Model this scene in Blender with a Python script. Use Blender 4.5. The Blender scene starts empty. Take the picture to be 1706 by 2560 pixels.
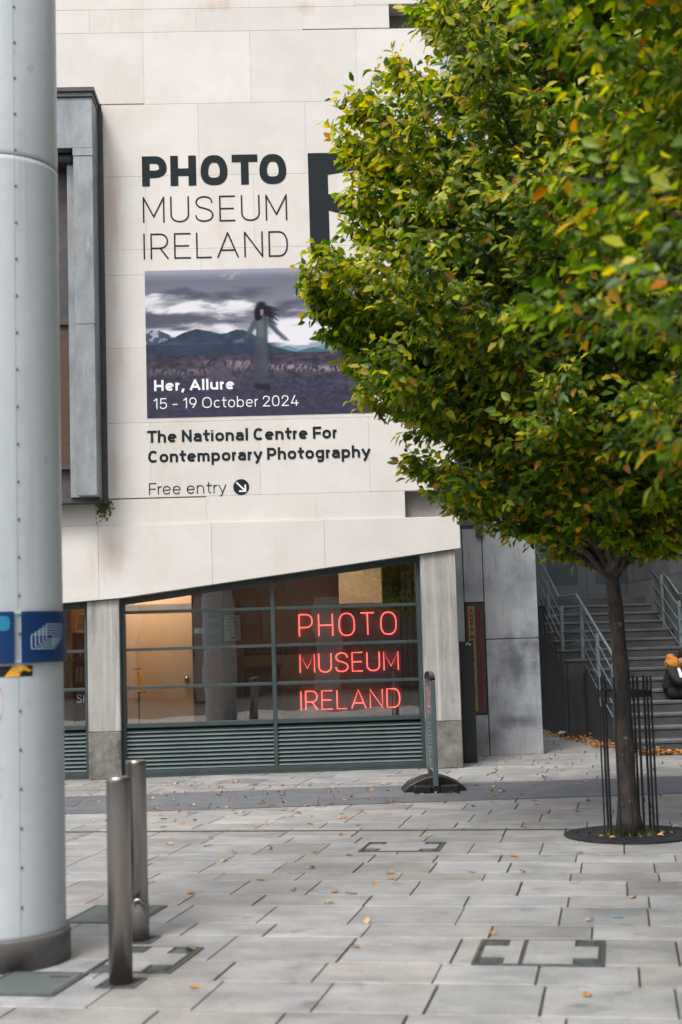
import bpy, bmesh, math, random
import numpy as np
from mathutils import Matrix, Vector
R_ = math.radians
random.seed(7); rng = np.random.default_rng(7)
SC = bpy.context.scene
COL = SC.collection

# ------------------------------------------------------------------ camera
PITCH, ROLL, PSI, GRID = R_(5.306), R_(-1.7215), R_(1.8996), R_(10.756)
FPX, EYE = 3554.0, 1.6
_fw = Vector((0, math.cos(PITCH), math.sin(PITCH)))
_up = Vector((0, -math.sin(PITCH), math.cos(PITCH)))
_ri = Vector((1, 0, 0))
C_RI = _ri*math.cos(ROLL) + _up*math.sin(ROLL)
C_UP = _up*math.cos(ROLL) - _ri*math.sin(ROLL)
cam = bpy.data.cameras.new('camera'); camo = bpy.data.objects.new('camera', cam); COL.objects.link(camo)
m = Matrix.Identity(4)
for i in range(3):
    m[i][0], m[i][1], m[i][2] = C_RI[i], C_UP[i], -_fw[i]
m[0][3], m[1][3], m[2][3] = 0, 0, EYE
camo.matrix_world = m
cam.sensor_fit = 'VERTICAL'; cam.sensor_height = 36; cam.lens = FPX/2560*36
cam.clip_start = 0.1; cam.clip_end = 600
cam.dof.use_dof = True; cam.dof.focus_distance = 18.0; cam.dof.aperture_fstop = 2.5
SC.camera = camo

# ------------------------------------------------------------------ light
SUN_EL, SUN_AZ = R_(56), R_(208)          # azimuth measured clockwise from +Y: behind the camera, a little to the left
w = bpy.data.worlds.new("World"); SC.world = w; w.use_nodes = True
nt = w.node_tree; bg = nt.nodes['Background']
sky = nt.nodes.new('ShaderNodeTexSky'); sky.sky_type = 'NISHITA'; sky.sun_disc = False
sky.sun_elevation = SUN_EL; sky.sun_rotation = SUN_AZ; sky.dust_density = 5; sky.air_density = 1.0; sky.ozone_density = 1.0
hs = nt.nodes.new('ShaderNodeHueSaturation'); hs.inputs['Saturation'].default_value = 0.28
nt.links.new(sky.outputs[0], hs.inputs['Color']); nt.links.new(hs.outputs[0], bg.inputs[0])
bg.inputs[1].default_value = 0.15
sl = bpy.data.lights.new('sun', 'SUN'); sl.energy = 1.5; sl.angle = R_(16); sl.color = (1, .97, .93)
so = bpy.data.objects.new('sun', sl); COL.objects.link(so)
sd = Vector((math.sin(SUN_AZ)*math.cos(SUN_EL), math.cos(SUN_AZ)*math.cos(SUN_EL), math.sin(SUN_EL)))
so.rotation_euler = sd.to_track_quat('Z', 'Y').to_euler(); so.location = (-6, -10, 25)
SC.view_settings.view_transform = 'Standard'; SC.view_settings.look = 'None'
SC.view_settings.exposure = 0.48; SC.view_settings.gamma = 1
SC.cycles.use_denoising = True
SC.cycles.max_bounces = 10; SC.cycles.transparent_max_bounces = 16
SC.cycles.caustics_reflective = False; SC.cycles.caustics_refractive = False
SC.cycles.sample_clamp_indirect = 6

# ------------------------------------------------------------------ measuring helpers
def ray(px, py):
    return C_RI*((px-853)/FPX) + C_UP*((1280-py)/FPX) + _fw
def gnd(px, py, z=0.0):
    d = ray(px, py); t = (z-EYE)/d.z
    return Vector((d.x*t, d.y*t, z))
def at(px, py, D):
    d = ray(px, py); t = D/d.y
    return Vector((d.x*t, D, EYE+d.z*t))
FO = Vector((0, 18.13, 0))
FR = Matrix.Translation(FO) @ Matrix.Rotation(PSI, 4, 'Z')      # facade frame: x = along the wall, y = into the building, z = up
FRI = FR.inverted()
def fac(px, py, d=0.0):
    o = FRI @ Vector((0, 0, EYE)); r = FRI.to_3x3() @ ray(px, py)
    t = (d-o.y)/r.y
    return (o.x+r.x*t, o.z+r.z*t)
def loc(v): return FRI @ v
GM = Matrix.Rotation(-GRID, 4, 'Z'); GMI = GM.inverted()        # paving grid frame

# ------------------------------------------------------------------ mesh helpers
class MB:
    def __init__(s, fr=None): s.V = []; s.F = []; s.fr = fr; s.T = []
    def add(s, vs, fs, tint=None):
        b = len(s.V); s.V += [tuple(v) for v in vs]
        for f in fs:
            s.F.append(tuple(b+i for i in f)); s.T.append(tint)
    def box(s, x0, x1, y0, y1, z0, z1, tint=None):
        s.add([(x0,y0,z0),(x1,y0,z0),(x1,y1,z0),(x0,y1,z0),(x0,y0,z1),(x1,y0,z1),(x1,y1,z1),(x0,y1,z1)],
              [(0,3,2,1),(4,5,6,7),(0,1,5,4),(1,2,6,5),(2,3,7,6),(3,0,4,7)], tint)
    def prism(s, poly, y0, y1, tint=None):       # polygon in (x,z), extruded along y
        n = len(poly)
        a = sum(poly[i][0]*poly[(i+1)%n][1]-poly[(i+1)%n][0]*poly[i][1] for i in range(n))
        if a < 0: poly = poly[::-1]
        s.add([(p[0],y0,p[1]) for p in poly]+[(p[0],y1,p[1]) for p in poly],
              [tuple(range(n)), tuple(range(2*n-1,n-1,-1))]+[((i+1)%n,i,n+i,n+(i+1)%n) for i in range(n)], tint)
    def zprism(s, poly, z0, z1, tint=None):      # polygon in (x,y), extruded along z
        n = len(poly)
        a = sum(poly[i][0]*poly[(i+1)%n][1]-poly[(i+1)%n][0]*poly[i][1] for i in range(n))
        if a < 0: poly = poly[::-1]
        s.add([(p[0],p[1],z0) for p in poly]+[(p[0],p[1],z1) for p in poly],
              [tuple(range(n-1,-1,-1)), tuple(range(n,2*n))]+[(i,(i+1)%n,n+(i+1)%n,n+i) for i in range(n)], tint)
    def tube(s, path, r, n=8, closed=False, cap=True):
        P = [Vector(p) for p in path]; k = len(P)
        rs = r if isinstance(r, (list, tuple)) else [r]*k
        b = len(s.V); prev = None
        for i, p in enumerate(P):
            if closed: t = P[(i+1)%k]-P[i-1]
            else: t = P[min(i+1,k-1)]-P[max(i-1,0)]
            if t.length < 1e-9: t = Vector((0,0,1))
            t.normalize()
            if prev is None:
                a = t.orthogonal().normalized()
            else:
                a = prev - t*prev.dot(t)
                a = a.normalized() if a.length > 1e-6 else t.orthogonal().normalized()
            prev = a; c = t.cross(a)
            for j in range(n):
                th = 2*math.pi*j/n
                s.V.append(tuple(p + (a*math.cos(th)+c*math.sin(th))*rs[i]))
        for i in range(k if closed else k-1):
            i2 = (i+1) % k
            for j in range(n):
                s.F.append((b+i*n+j, b+i*n+(j+1)%n, b+i2*n+(j+1)%n, b+i2*n+j)); s.T.append(None)
        if cap and not closed:
            s.F.append(tuple(b+j for j in range(n-1,-1,-1))); s.T.append(None)
            s.F.append(tuple(b+(k-1)*n+j for j in range(n))); s.T.append(None)
    def bar(s, a, b, wx, wy):                    # rectangular bar from a to b, near vertical or sloping
        a = Vector(a); b = Vector(b); t = (b-a).normalized()
        x = Vector((1,0,0)) if abs(t.x) < .8 else Vector((0,1,0))
        x = (x-t*x.dot(t)).normalized(); y = t.cross(x)
        vs = []
        for p in (a, b):
            for sx, sy in ((-1,-1),(1,-1),(1,1),(-1,1)): vs.append(p+x*sx*wx/2+y*sy*wy/2)
        s.add(vs, [(3,2,1,0),(4,5,6,7),(0,1,5,4),(1,2,6,5),(2,3,7,6),(3,0,4,7)])
    def lathe(s, prof, c=(0,0,0), n=32):         # profile of (r,z)
        b = len(s.V); k = len(prof)
        for r, z in prof:
            for j in range(n):
                th = 2*math.pi*j/n; s.V.append((c[0]+r*math.cos(th), c[1]+r*math.sin(th), c[2]+z))
        for i in range(k-1):
            for j in range(n):
                s.F.append((b+i*n+j, b+i*n+(j+1)%n, b+(i+1)*n+(j+1)%n, b+(i+1)*n+j)); s.T.append(None)
        s.F.append(tuple(b+j for j in range(n-1,-1,-1))); s.T.append(None)
        s.F.append(tuple(b+(k-1)*n+j for j in range(n))); s.T.append(None)
MW = {}
def mesh_of(name, mb, M):
    inv = M.inverted()
    A = np.array(mb.V, dtype=float)
    X = np.array(inv @ mb.fr) if mb.fr is not None else np.array(inv)
    A = A @ X[:3,:3].T + X[:3,3]
    me = bpy.data.meshes.new(name); me.from_pydata(A.tolist(), [], mb.F); me.update()
    if any(t is not None for t in mb.T):
        at_ = me.attributes.new('tint', 'FLOAT_COLOR', 'FACE')
        buf = np.ones((len(mb.F),4), dtype=np.float32)
        for i, t in enumerate(mb.T):
            if t is not None: buf[i,:3] = t
        at_.data.foreach_set('color', buf.ravel())
    return me
def finish(o, mat, smooth, bev, seg=2):
    if mat: o.data.materials.append(mat)
    if smooth: o.data.polygons.foreach_set('use_smooth', [True]*len(o.data.polygons))
    if bev:
        b = o.modifiers.new('bevel', 'BEVEL'); b.width = bev; b.segments = seg; b.limit_method = 'ANGLE'; b.angle_limit = R_(40)
    return o
def obj(name, mb, mat=None, parent=None, smooth=False, bev=0, seg=2):
    if parent is not None: M = MW[parent.name]
    else:
        A = np.array(mb.V, dtype=float)
        if mb.fr is not None:
            c = (A.min(0)+A.max(0))/2; c[2] = A[:,2].min(); M = mb.fr @ Matrix.Translation(Vector(c))
        else:
            c = (A.min(0)+A.max(0))/2; c[2] = A[:,2].min(); M = Matrix.Translation(Vector(c))
    o = bpy.data.objects.new(name, mesh_of(name, mb, M)); COL.objects.link(o)
    if parent is not None: o.parent = parent
    else:
        o.location = M.translation; o.rotation_euler = M.to_euler()
    MW[o.name] = M
    return finish(o, mat, smooth, bev, seg)
def thing(name, label, cat, M, group=None):
    if not isinstance(M, Matrix): M = Matrix.Translation(Vector(M))
    o = bpy.data.objects.new(name, None); COL.objects.link(o); o.empty_display_size = .2
    o.location = M.translation; o.rotation_euler = M.to_euler()
    MW[o.name] = M
    return tag(o, label, cat, group)
def tag(o, label, cat, group=None):
    o['label'] = label; o['category'] = cat
    if group: o['group'] = group
    return o
def struct(o, kind='structure'): o['kind'] = kind; return o
def FT(u, d, z): return FR @ Matrix.Translation((u, d, z))

# ------------------------------------------------------------------ materials
def _new(name):
    m = bpy.data.materials.new(name); m.use_nodes = True
    nt = m.node_tree; return m, nt, nt.nodes['Principled BSDF']
def lin(r, g, b):
    f = lambda c: c/12.92 if c <= .04045 else ((c+.055)/1.055)**2.4
    return (f(r/255), f(g/255), f(b/255))
def plain(name, c, rough=.5, metal=0, emit=None, es=0, spec=None):
    m, nt, p = _new(name); p.inputs['Base Color'].default_value = (*c,1); p.inputs['Roughness'].default_value = rough
    p.inputs['Metallic'].default_value = metal
    if emit: p.inputs['Emission Color'].default_value = (*emit,1); p.inputs['Emission Strength'].default_value = es
    if spec is not None: p.inputs['Specular IOR Level'].default_value = spec
    return m
def N_geo(N): return N.new('ShaderNodeNewGeometry')
def surf(name, c1, c2, scale=3, rough=.75, metal=0, bump=.15, bscale=40, stretch=(1,1,1), streak=None, spots=None, tint=False, fine=.12, spec=.4, rvar=.1, blot=None, bst=(1,1,1)):
    m, nt, p = _new(name); N = nt.nodes; L = nt.links
    tc = N.new('ShaderNodeTexCoord'); mp = N.new('ShaderNodeMapping'); mp.inputs['Scale'].default_value = stretch
    L.new(tc.outputs['Object'], mp.inputs['Vector'])
    n1 = N.new('ShaderNodeTexNoise'); n1.inputs['Scale'].default_value = scale; n1.inputs['Detail'].default_value = 9; n1.inputs['Roughness'].default_value = .62
    L.new(mp.outputs[0], n1.inputs['Vector'])
    r1 = N.new('ShaderNodeValToRGB'); r1.color_ramp.elements[0].position = .32; r1.color_ramp.elements[1].position = .68
    r1.color_ramp.elements[0].color = (*c1,1); r1.color_ramp.elements[1].color = (*c2,1)
    L.new(n1.outputs['Fac'], r1.inputs['Fac']); cur = r1.outputs[0]
    def mixc(fac, col, mode='MIX', blend_in=None):
        nonlocal cur
        x = N.new('ShaderNodeMix'); x.data_type = 'RGBA'; x.blend_type = mode
        L.new(cur, x.inputs[6])
        if isinstance(col, tuple): x.inputs[7].default_value = (*col,1)
        else: L.new(col, x.inputs[7])
        if isinstance(fac, float): x.inputs[0].default_value = fac
        else: L.new(fac, x.inputs[0])
        cur = x.outputs[2]
    def mask(sc, lo, hi, st, detail=6, off=(0,0,0)):
        q = N.new('ShaderNodeMapping'); q.inputs['Scale'].default_value = st; q.inputs['Location'].default_value = off
        L.new(tc.outputs['Object'], q.inputs['Vector'])
        n = N.new('ShaderNodeTexNoise'); n.inputs['Scale'].default_value = sc; n.inputs['Detail'].default_value = detail; n.inputs['Roughness'].default_value = .6
        L.new(q.outputs[0], n.inputs['Vector'])
        r = N.new('ShaderNodeMapRange'); r.inputs[1].default_value = lo; r.inputs[2].default_value = hi
        L.new(n.outputs['Fac'], r.inputs[0]); return r.outputs[0]
    for k, s_ in enumerate(streak or []):      # (colour, amount, scale, lo, hi, stretch)
        f = mask(s_[2], s_[3], s_[4], s_[5], off=(3.1*k+1.7, 0, 5.3*k))
        mu = N.new('ShaderNodeMath'); mu.operation = 'MULTIPLY'; mu.inputs[1].default_value = s_[1]; L.new(f, mu.inputs[0])
        mixc(mu.outputs[0], s_[0])
    for cs, bc, ba in (blot or []):
        acc = None
        for (cxyz, rad) in cs:
            v = N.new('ShaderNodeVectorMath'); v.operation = 'SUBTRACT'; v.inputs[1].default_value = cxyz; L.new(N_geo(N).outputs['Position'], v.inputs[0])
            v2 = N.new('ShaderNodeVectorMath'); v2.operation = 'DIVIDE'; v2.inputs[1].default_value = rad; L.new(v.outputs[0], v2.inputs[0])
            ln = N.new('ShaderNodeVectorMath'); ln.operation = 'LENGTH'; L.new(v2.outputs[0], ln.inputs[0])
            nn = N.new('ShaderNodeTexNoise'); nn.inputs['Scale'].default_value = 4; nn.inputs['Detail'].default_value = 7; q_ = N.new('ShaderNodeMapping'); q_.inputs['Scale'].default_value = bst; L.new(tc.outputs['Object'], q_.inputs['Vector']); L.new(q_.outputs[0], nn.inputs['Vector'])
            ad = N.new('ShaderNodeMath'); ad.operation = 'MULTIPLY_ADD'; ad.inputs[1].default_value = 2.2; L.new(nn.outputs['Fac'], ad.inputs[0]); L.new(ln.outputs['Value'], ad.inputs[2])
            mr = N.new('ShaderNodeMapRange'); mr.inputs[1].default_value = 2.05; mr.inputs[2].default_value = 1.15; mr.inputs[4].default_value = ba; L.new(ad.outputs[0], mr.inputs[0])
            mixc(mr.outputs[0], bc)
    if fine:
        n3 = N.new('ShaderNodeTexNoise'); n3.inputs['Scale'].default_value = bscale*1.6; n3.inputs['Detail'].default_value = 4
        L.new(tc.outputs['Object'], n3.inputs['Vector'])
        r3 = N.new('ShaderNodeMapRange'); r3.inputs[1].default_value = .3; r3.inputs[2].default_value = .7; r3.inputs[3].default_value = 1-fine; r3.inputs[4].default_value = 1+fine
        L.new(n3.outputs['Fac'], r3.inputs[0]); mixc(1.0, r3.outputs[0], 'MULTIPLY')
    if tint:
        a = N.new('ShaderNodeAttribute'); a.attribute_name = 'tint'; mixc(1.0, a.outputs['Color'], 'MULTIPLY')
    L.new(cur, p.inputs['Base Color'])
    p.inputs['Metallic'].default_value = metal; p.inputs['Specular IOR Level'].default_value = spec
    rr = N.new('ShaderNodeMapRange'); rr.inputs[3].default_value = max(0,rough-rvar); rr.inputs[4].default_value = min(1,rough+rvar)
    L.new(n1.outputs['Fac'], rr.inputs[0]); L.new(rr.outputs[0], p.inputs['Roughness'])
    if bump:
        b = N.new('ShaderNodeBump'); b.inputs['Strength'].default_value = bump; b.inputs['Distance'].default_value = .01
        n2 = N.new('ShaderNodeTexNoise'); n2.inputs['Scale'].default_value = bscale; n2.inputs['Detail'].default_value = 6
        L.new(mp.outputs[0], n2.inputs['Vector']); L.new(n2.outputs['Fac'], b.inputs['Height']); L.new(b.outputs[0], p.inputs['Normal'])
    return m
def glass(name, tintc=(1,1,1), ior=1.5, wav=.015, boost=1.0):
    m, nt, p = _new(name); N = nt.nodes; L = nt.links; N.remove(p)
    out = N['Material Output']
    fr = N.new('ShaderNodeFresnel'); fr.inputs['IOR'].default_value = ior
    tr = N.new('ShaderNodeBsdfTransparent'); tr.inputs[0].default_value = (*tintc,1)
    gl = N.new('ShaderNodeBsdfGlossy'); gl.inputs['Roughness'].default_value = .0
    mx = N.new('ShaderNodeMixShader')
    tc = N.new('ShaderNodeTexCoord'); n = N.new('ShaderNodeTexNoise'); n.inputs['Scale'].default_value = 1.6; n.inputs['Detail'].default_value = 1
    L.new(tc.outputs['Object'], n.inputs['Vector'])
    b = N.new('ShaderNodeBump'); b.inputs['Strength'].default_value = wav; b.inputs['Distance'].default_value = .15
    L.new(n.outputs['Fac'], b.inputs['Height']); L.new(b.outputs[0], gl.inputs['Normal'])
    mu = N.new('ShaderNodeMath'); mu.operation = 'MULTIPLY'; mu.inputs[1].default_value = boost; mu.use_clamp = True
    L.new(fr.outputs[0], mu.inputs[0]); L.new(mu.outputs[0], mx.inputs[0])
    L.new(tr.outputs[0], mx.inputs[1]); L.new(gl.outputs[0], mx.inputs[2]); L.new(mx.outputs[0], out.inputs[0])
    return m
def halo_mat(name):  # diffuse share added to a clear panel so it catches a neon halo
    m, nt, p = _new(name); N = nt.nodes; L = nt.links; N.remove(p)
    t = N.new('ShaderNodeBsdfTransparent'); d = N.new('ShaderNodeBsdfDiffuse'); d.inputs[0].default_value = (.75,.72,.72,1)
    mx = N.new('ShaderNodeMixShader'); mx.inputs[0].default_value = .13
    L.new(t.outputs[0], mx.inputs[1]); L.new(d.outputs[0], mx.inputs[2]); L.new(mx.outputs[0], N['Material Output'].inputs[0]); return m
def emis(name, c, s):
    m, nt, p = _new(name); p.inputs['Base Color'].default_value = (*[min(1,x) for x in c],1); p.inputs['Emission Color'].default_value = (*c,1); p.inputs['Emission Strength'].default_value = s
    return m

def w_fac(px, py, d): a = fac(px, py, d); return tuple(FR @ Vector((a[0], d, a[1])))
BLC = [(w_fac(1290,1655,1.7),(.46,.4,.46)), (w_fac(1335,1615,1.7),(.30,.4,.30)), (w_fac(1290,1800,1.7),(.40,.4,.12))]
BLX = [(w_fac(285,560,0),(.16,.5,1.0)), (w_fac(285,1180,0),(.10,.5,.5)), (w_fac(270,1400,0),(.30,.5,.35)), (w_fac(300,900,0),(.12,.5,.4)), (w_fac(760,20,0),(.2,.5,.12)), (w_fac(540,15,0),(.3,.5,.12))]
M = {}
PINK = (.50,.36,.27)
M['stone'] = surf('pale_limestone', (.635,.60,.565), (.70,.67,.64), 1.3, .8, bump=.05, bscale=55, tint=True, fine=.03,
    streak=[(PINK,.42,.8,.54,.80,(1.2,1,.6)), ((.55,.43,.34),.30,1.0,.60,.80,(3,1,.5)), ((.74,.73,.725),.5,1.2,.5,.75,(1.5,1,2.5)), ((.44,.41,.38),.14,5,.60,.8,(3,1,.6))], blot=[(BLX,(.52,.385,.295),.55)], bst=(2.2,1,.35))
M['stone_joint'] = plain('joint_mortar', (.46,.435,.41), .9)
M['recess'] = surf('grey_render', (.20,.185,.175), (.30,.28,.265), 3, .85, bump=.2, bscale=80)
M['pier'] = surf('cast_concrete', (.30,.29,.275), (.40,.39,.37), 2.2, .85, bump=.25, bscale=45, fine=.08,
    streak=[((.54,.53,.51),.75,3,.50,.66,(5,5,.16)), ((.17,.158,.148),.75,2.5,.50,.72,(3,3,.4)), ((.45,.36,.29),.3,2,.52,.75,(1,1,1)), ((.13,.12,.11),.5,14,.64,.72,(1,1,1))])
M['plinth'] = surf('stained_concrete', (.12,.112,.10), (.27,.26,.24), 5, .9, bump=.5, bscale=50, fine=.18,
    streak=[((.06,.055,.05),.85,2.4,.50,.66,(1,1,.8)), ((.36,.34,.32),.5,16,.62,.70,(1,1,1))])
M['frame'] = surf('frame_paint', (.040,.056,.057), (.052,.070,.070), 6, .42, bump=.02, fine=.05)
M['louvre'] = surf('louvre_paint', (.105,.145,.145), (.13,.172,.172), 3, .5, bump=.03, fine=.06)
M['louvre_gap'] = plain('louvre_gap', (.012,.014,.014), .8)
M['zinc'] = surf('weathered_zinc', (.17,.195,.21), (.32,.345,.36), 2.2, .5, metal=.4, bump=.06, bscale=30, stretch=(1.6,1.6,.7),
    streak=[((.40,.42,.43),.5,3.5,.60,.72,(6,6,.6)), ((.22,.19,.18),.6,2,.52,.7,(2,2,.3))], fine=.08)
M['zinc_dark'] = surf('dark_zinc', (.055,.055,.06), (.10,.10,.105), 4, .55, metal=.3, bump=.05)
M['bay_dark'] = surf('dark_bay_panel', (.045,.042,.045), (.085,.078,.08), 5, .5, bump=.05)  # dark panels set back in the bay
M['bay_wood'] = surf('brown_board', (.060,.033,.022), (.095,.055,.036), 4, .6, stretch=(1,1,8), bump=.05)
M['letter'] = plain('dark_vinyl', (.012,.019,.023), .7, spec=.2)
M['letter_thin'] = plain('ink_vinyl', (.020,.015,.030), .7, spec=.2)
M['white'] = plain('white_vinyl', (.80,.82,.85), .5)
M['concrete'] = surf('blue_grey_concrete', (.31,.335,.36), (.47,.495,.52), 1.8, .65, bump=.12, bscale=50, stretch=(1,1,1), fine=.09,
    streak=[((.10,.112,.125),.6,1.1,.52,.72,(1,1,1)), ((.46,.485,.51),.45,2.5,.55,.74,(3,3,.35)), ((.09,.10,.11),.5,9,.56,.72,(4,4,.22))], blot=[(BLC,(.075,.085,.095),.75)])
M['concrete_joint'] = plain('wall_joint', (.03,.033,.036), .9)
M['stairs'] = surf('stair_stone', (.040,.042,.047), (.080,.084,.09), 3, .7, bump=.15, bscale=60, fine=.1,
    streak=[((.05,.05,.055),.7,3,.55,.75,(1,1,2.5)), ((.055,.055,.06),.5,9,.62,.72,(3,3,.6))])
M['nosing'] = surf('pale_nosing', (.20,.205,.21), (.36,.365,.37), 5, .6, bump=.1)
M['sidewall'] = surf('dark_side_wall', (.035,.037,.041), (.075,.078,.084), 2, .75, bump=.1, bscale=60, streak=[((.11,.115,.12),.4,3,.55,.75,(4,4,.3))])
M['slab_wall'] = surf('grey_wall_slab', (.15,.157,.165), (.23,.238,.245), 2, .7, bump=.1, tint=True)
M['rail'] = surf('rail_paint', (.11,.15,.155), (.20,.25,.255), 9, .45, bump=.02, streak=[((.30,.20,.14),.6,14,.66,.74,(1,1,1))])
M['pave'] = surf('granite_paving', (.235,.235,.233), (.355,.351,.343), 3.0, .55, bump=.2, bscale=60, tint=True, fine=.16,
    streak=[((.145,.152,.162),.65,1.4,.50,.72,(1,2,1)), ((.34,.25,.19),.45,2.3,.60,.78,(1,1,1)), ((.40,.40,.40),.6,4,.55,.72,(1,2.5,1)), ((.12,.115,.11),.55,14,.62,.74,(1,1,1)), ((.10,.095,.09),.6,5,.60,.72,(1,1,1)), ((.55,.55,.54),.6,26,.69,.73,(1,1,1))], spec=.5, rvar=.18)
M['pave_dark'] = surf('blue_paving', (.105,.115,.128), (.16,.17,.183), 4, .6, bump=.1, bscale=70, tint=True, fine=.08, streak=[((.27,.275,.28),.5,2,.55,.75,(1,2,1))])
M['joint'] = surf('paving_joint', (.035,.033,.030), (.085,.078,.070), 12, .95, bump=.3)
M['pole'] = surf('pole_paint', (.475,.525,.555), (.545,.59,.62), 1.3, .34, bump=.015, bscale=8, fine=.03, stretch=(1,1,.4),
    streak=[((.27,.31,.325),.5,1.6,.54,.75,(3,3,.25)), ((.62,.66,.68),.35,5,.6,.7,(8,8,.15)), ((.20,.19,.18),.5,7,.66,.74,(2,2,1)), ((.52,.56,.58),.3,3,.6,.75,(4,4,.2))], spec=.5, rvar=.08)
M['pole_seam'] = plain('pole_seam', (.17,.165,.17), .5)
M['collar'] = surf('collar_steel', (.10,.095,.092), (.155,.148,.143), 5, .5, metal=.2, bump=.06, streak=[((.05,.045,.045),.6,2,.5,.7,(1,1,.6))])
M['steel'] = surf('brushed_steel', (.25,.23,.215), (.33,.305,.29), 2, .30, metal=.95, bump=.05, bscale=300, stretch=(1,1,.02), fine=.04, rvar=.05)
M['steel_dull'] = surf('dull_steel', (.20,.185,.18), (.26,.245,.235), 3, .5, metal=.5, bump=.05)
M['blue'] = plain('sign_blue', (.003,.034,.125), .38)
M['blue_light'] = plain('sign_blue_lettering', (.02,.22,.36), .4)
M['sign_white'] = plain('sign_white', (.52,.68,.76), .45)
M['black'] = surf('black_rubber', (.010,.010,.011), (.02,.02,.021), 8, .42, bump=.04, bscale=120, fine=.1)
M['black_gloss'] = plain('black_plastic', (.008,.009,.010), .18)
M['yellow'] = plain('hazard_yellow', (.80,.42,.03), .45)
M['magenta'] = plain('pink_marker', (.55,.18,.40), .6)
M['alu'] = surf('grey_aluminium', (.10,.135,.145), (.125,.165,.175), 4, .38, metal=.3, bump=.01, fine=.03)
M['sign_face'] = plain('display_face', (.30,.32,.34), .08)
M['post'] = surf('dark_green_paint', (.024,.034,.033), (.033,.044,.042), 3, .45, bump=.03)
M['bronze'] = surf('brown_metal', (.075,.062,.056), (.11,.092,.084), 4, .45, metal=.4, bump=.03)
M['gold'] = surf('brass_strip', (.33,.20,.085), (.42,.27,.12), 4, .4, metal=.5, bump=.02)
M['redstrip'] = plain('red_strip', (.24,.008,.018), .3)
M['iron'] = surf('cast_iron', (.018,.020,.022), (.045,.047,.05), 8, .55, metal=.4, bump=.12, bscale=80)
M['guard'] = plain('guard_paint', (.010,.011,.013), .5)
M['cover_metal'] = surf('galvanised_frame', (.075,.086,.09), (.17,.185,.19), 14, .5, metal=.5, bump=.15, bscale=90, streak=[((.12,.07,.04),.6,6,.58,.72,(1,1,1))])
M['cover_dark'] = surf('recess_dirt', (.032,.031,.030), (.085,.08,.075), 15, .8, bump=.2)
M['plate'] = surf('ribbed_plate', (.10,.125,.12), (.16,.185,.18), 10, .55, metal=.3, bump=.35, bscale=120, stretch=(1,3,1))
M['bark'] = surf('bark', (.026,.021,.018), (.10,.083,.072), 14, .9, bump=.9, bscale=34, stretch=(1,1,.35), streak=[((.24,.225,.205),.75,11,.62,.70,(1,1,2.2)), ((.02,.017,.015),.7,4,.58,.7,(1,1,1))], fine=.15)
M['glass'] = glass('window_glass', (.93,.96,.95), 1.52, .016, 4.8)
M['acrylic'] = halo_mat('halo_acrylic')
M['teal'] = plain('teal_glazing', (.16,.30,.29), .18)
M['neon'] = emis('neon_glow', (1.0,.105,.085), 3.0)
M['neon_blue'] = emis('blue_glow', (.05,.25,1.0), 2.5)
M['neon_pink'] = emis('pink_glow', (.75,.03,.16), .8)
M['lamp'] = emis('lamp_diffuser', (1.0,.80,.62), 34)
M['exit'] = emis('exit_glow', (.10,.35,.22), .5)
M['led'] = emis('led_green', (.1,1,.2), 1.5)
M['warm_wall'] = surf('beige_panel', (.60,.42,.27), (.66,.47,.31), 1, .6, bump=.01, fine=.02)
M['room'] = surf('brown_wall', (.22,.15,.105), (.30,.21,.15), 2, .7, bump=.02)
M['room_dark'] = plain('dark_interior', (.05,.043,.04), .7)
M['floor_in'] = plain('interior_floor', (.10,.085,.07), .4)
M['wood'] = surf('shelf_wood', (.30,.14,.055), (.42,.21,.09), 3, .5, stretch=(1,1,6), bump=.03)
M['book_tan'] = plain('book_tan', (.50,.31,.10), .6)
M['book_red'] = plain('book_red', (.50,.06,.03), .5)
M['book_dark'] = plain('book_dark', (.05,.045,.05), .5)
M['paper'] = plain('paper', (.55,.56,.53), .6)
M['paper_dim'] = plain('poster_paper', (.22,.21,.22), .6)
M['inkblue'] = plain('print_blue', (.03,.03,.12), .6)
M['inkgreen'] = plain('print_green', (.05,.24,.20), .6)
M['ink'] = plain('print_ink', (.06,.06,.07), .6)
M['notice'] = plain('orange_card', (.75,.36,.03), .5)
M['greybuild'] = surf('dark_render', (.075,.08,.088), (.11,.117,.125), 1.2, .75, bump=.05)
M['doorp'] = plain('grey_door', (.085,.098,.105), .4)
M['doorg'] = plain('door_glass', (.065,.075,.095), .12)
M['skin'] = plain('skin', (.52,.28,.20), .5)
M['hair'] = plain('dark_hair', (.010,.009,.009), .6)
M['orange'] = surf('orange_cloth', (.40,.16,.018), (.48,.20,.025), 12, .85, bump=.1)
M['olive'] = surf('dark_jacket_cloth', (.016,.020,.017), (.028,.032,.028), 14, .85, bump=.15)
M['trouser'] = surf('dark_trouser_cloth', (.010,.012,.015), (.017,.02,.024), 14, .85, bump=.1)
M['cream'] = plain('cream_panel', (.55,.54,.50), .8)
M['shoe'] = plain('shoe_black', (.012,.012,.013), .5)
def brick_mat():
    m, nt, p = _new('brick_wall'); N = nt.nodes; L = nt.links
    tc = N.new('ShaderNodeTexCoord'); mp = N.new('ShaderNodeMapping'); mp.inputs['Rotation'].default_value = (R_(90),0,0)
    b = N.new('ShaderNodeTexBrick'); b.inputs['Color1'].default_value = (.33,.13,.08,1); b.inputs['Color2'].default_value = (.24,.095,.06,1); b.inputs['Mortar'].default_value = (.22,.2,.18,1)
    b.inputs['Scale'].default_value = 4.4
    L.new(tc.outputs['Object'], mp.inputs[0]); L.new(mp.outputs[0], b.inputs['Vector']); L.new(b.outputs[0], p.inputs['Base Color']); p.inputs['Roughness'].default_value = .9
    return m
M['brick'] = brick_mat()
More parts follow.
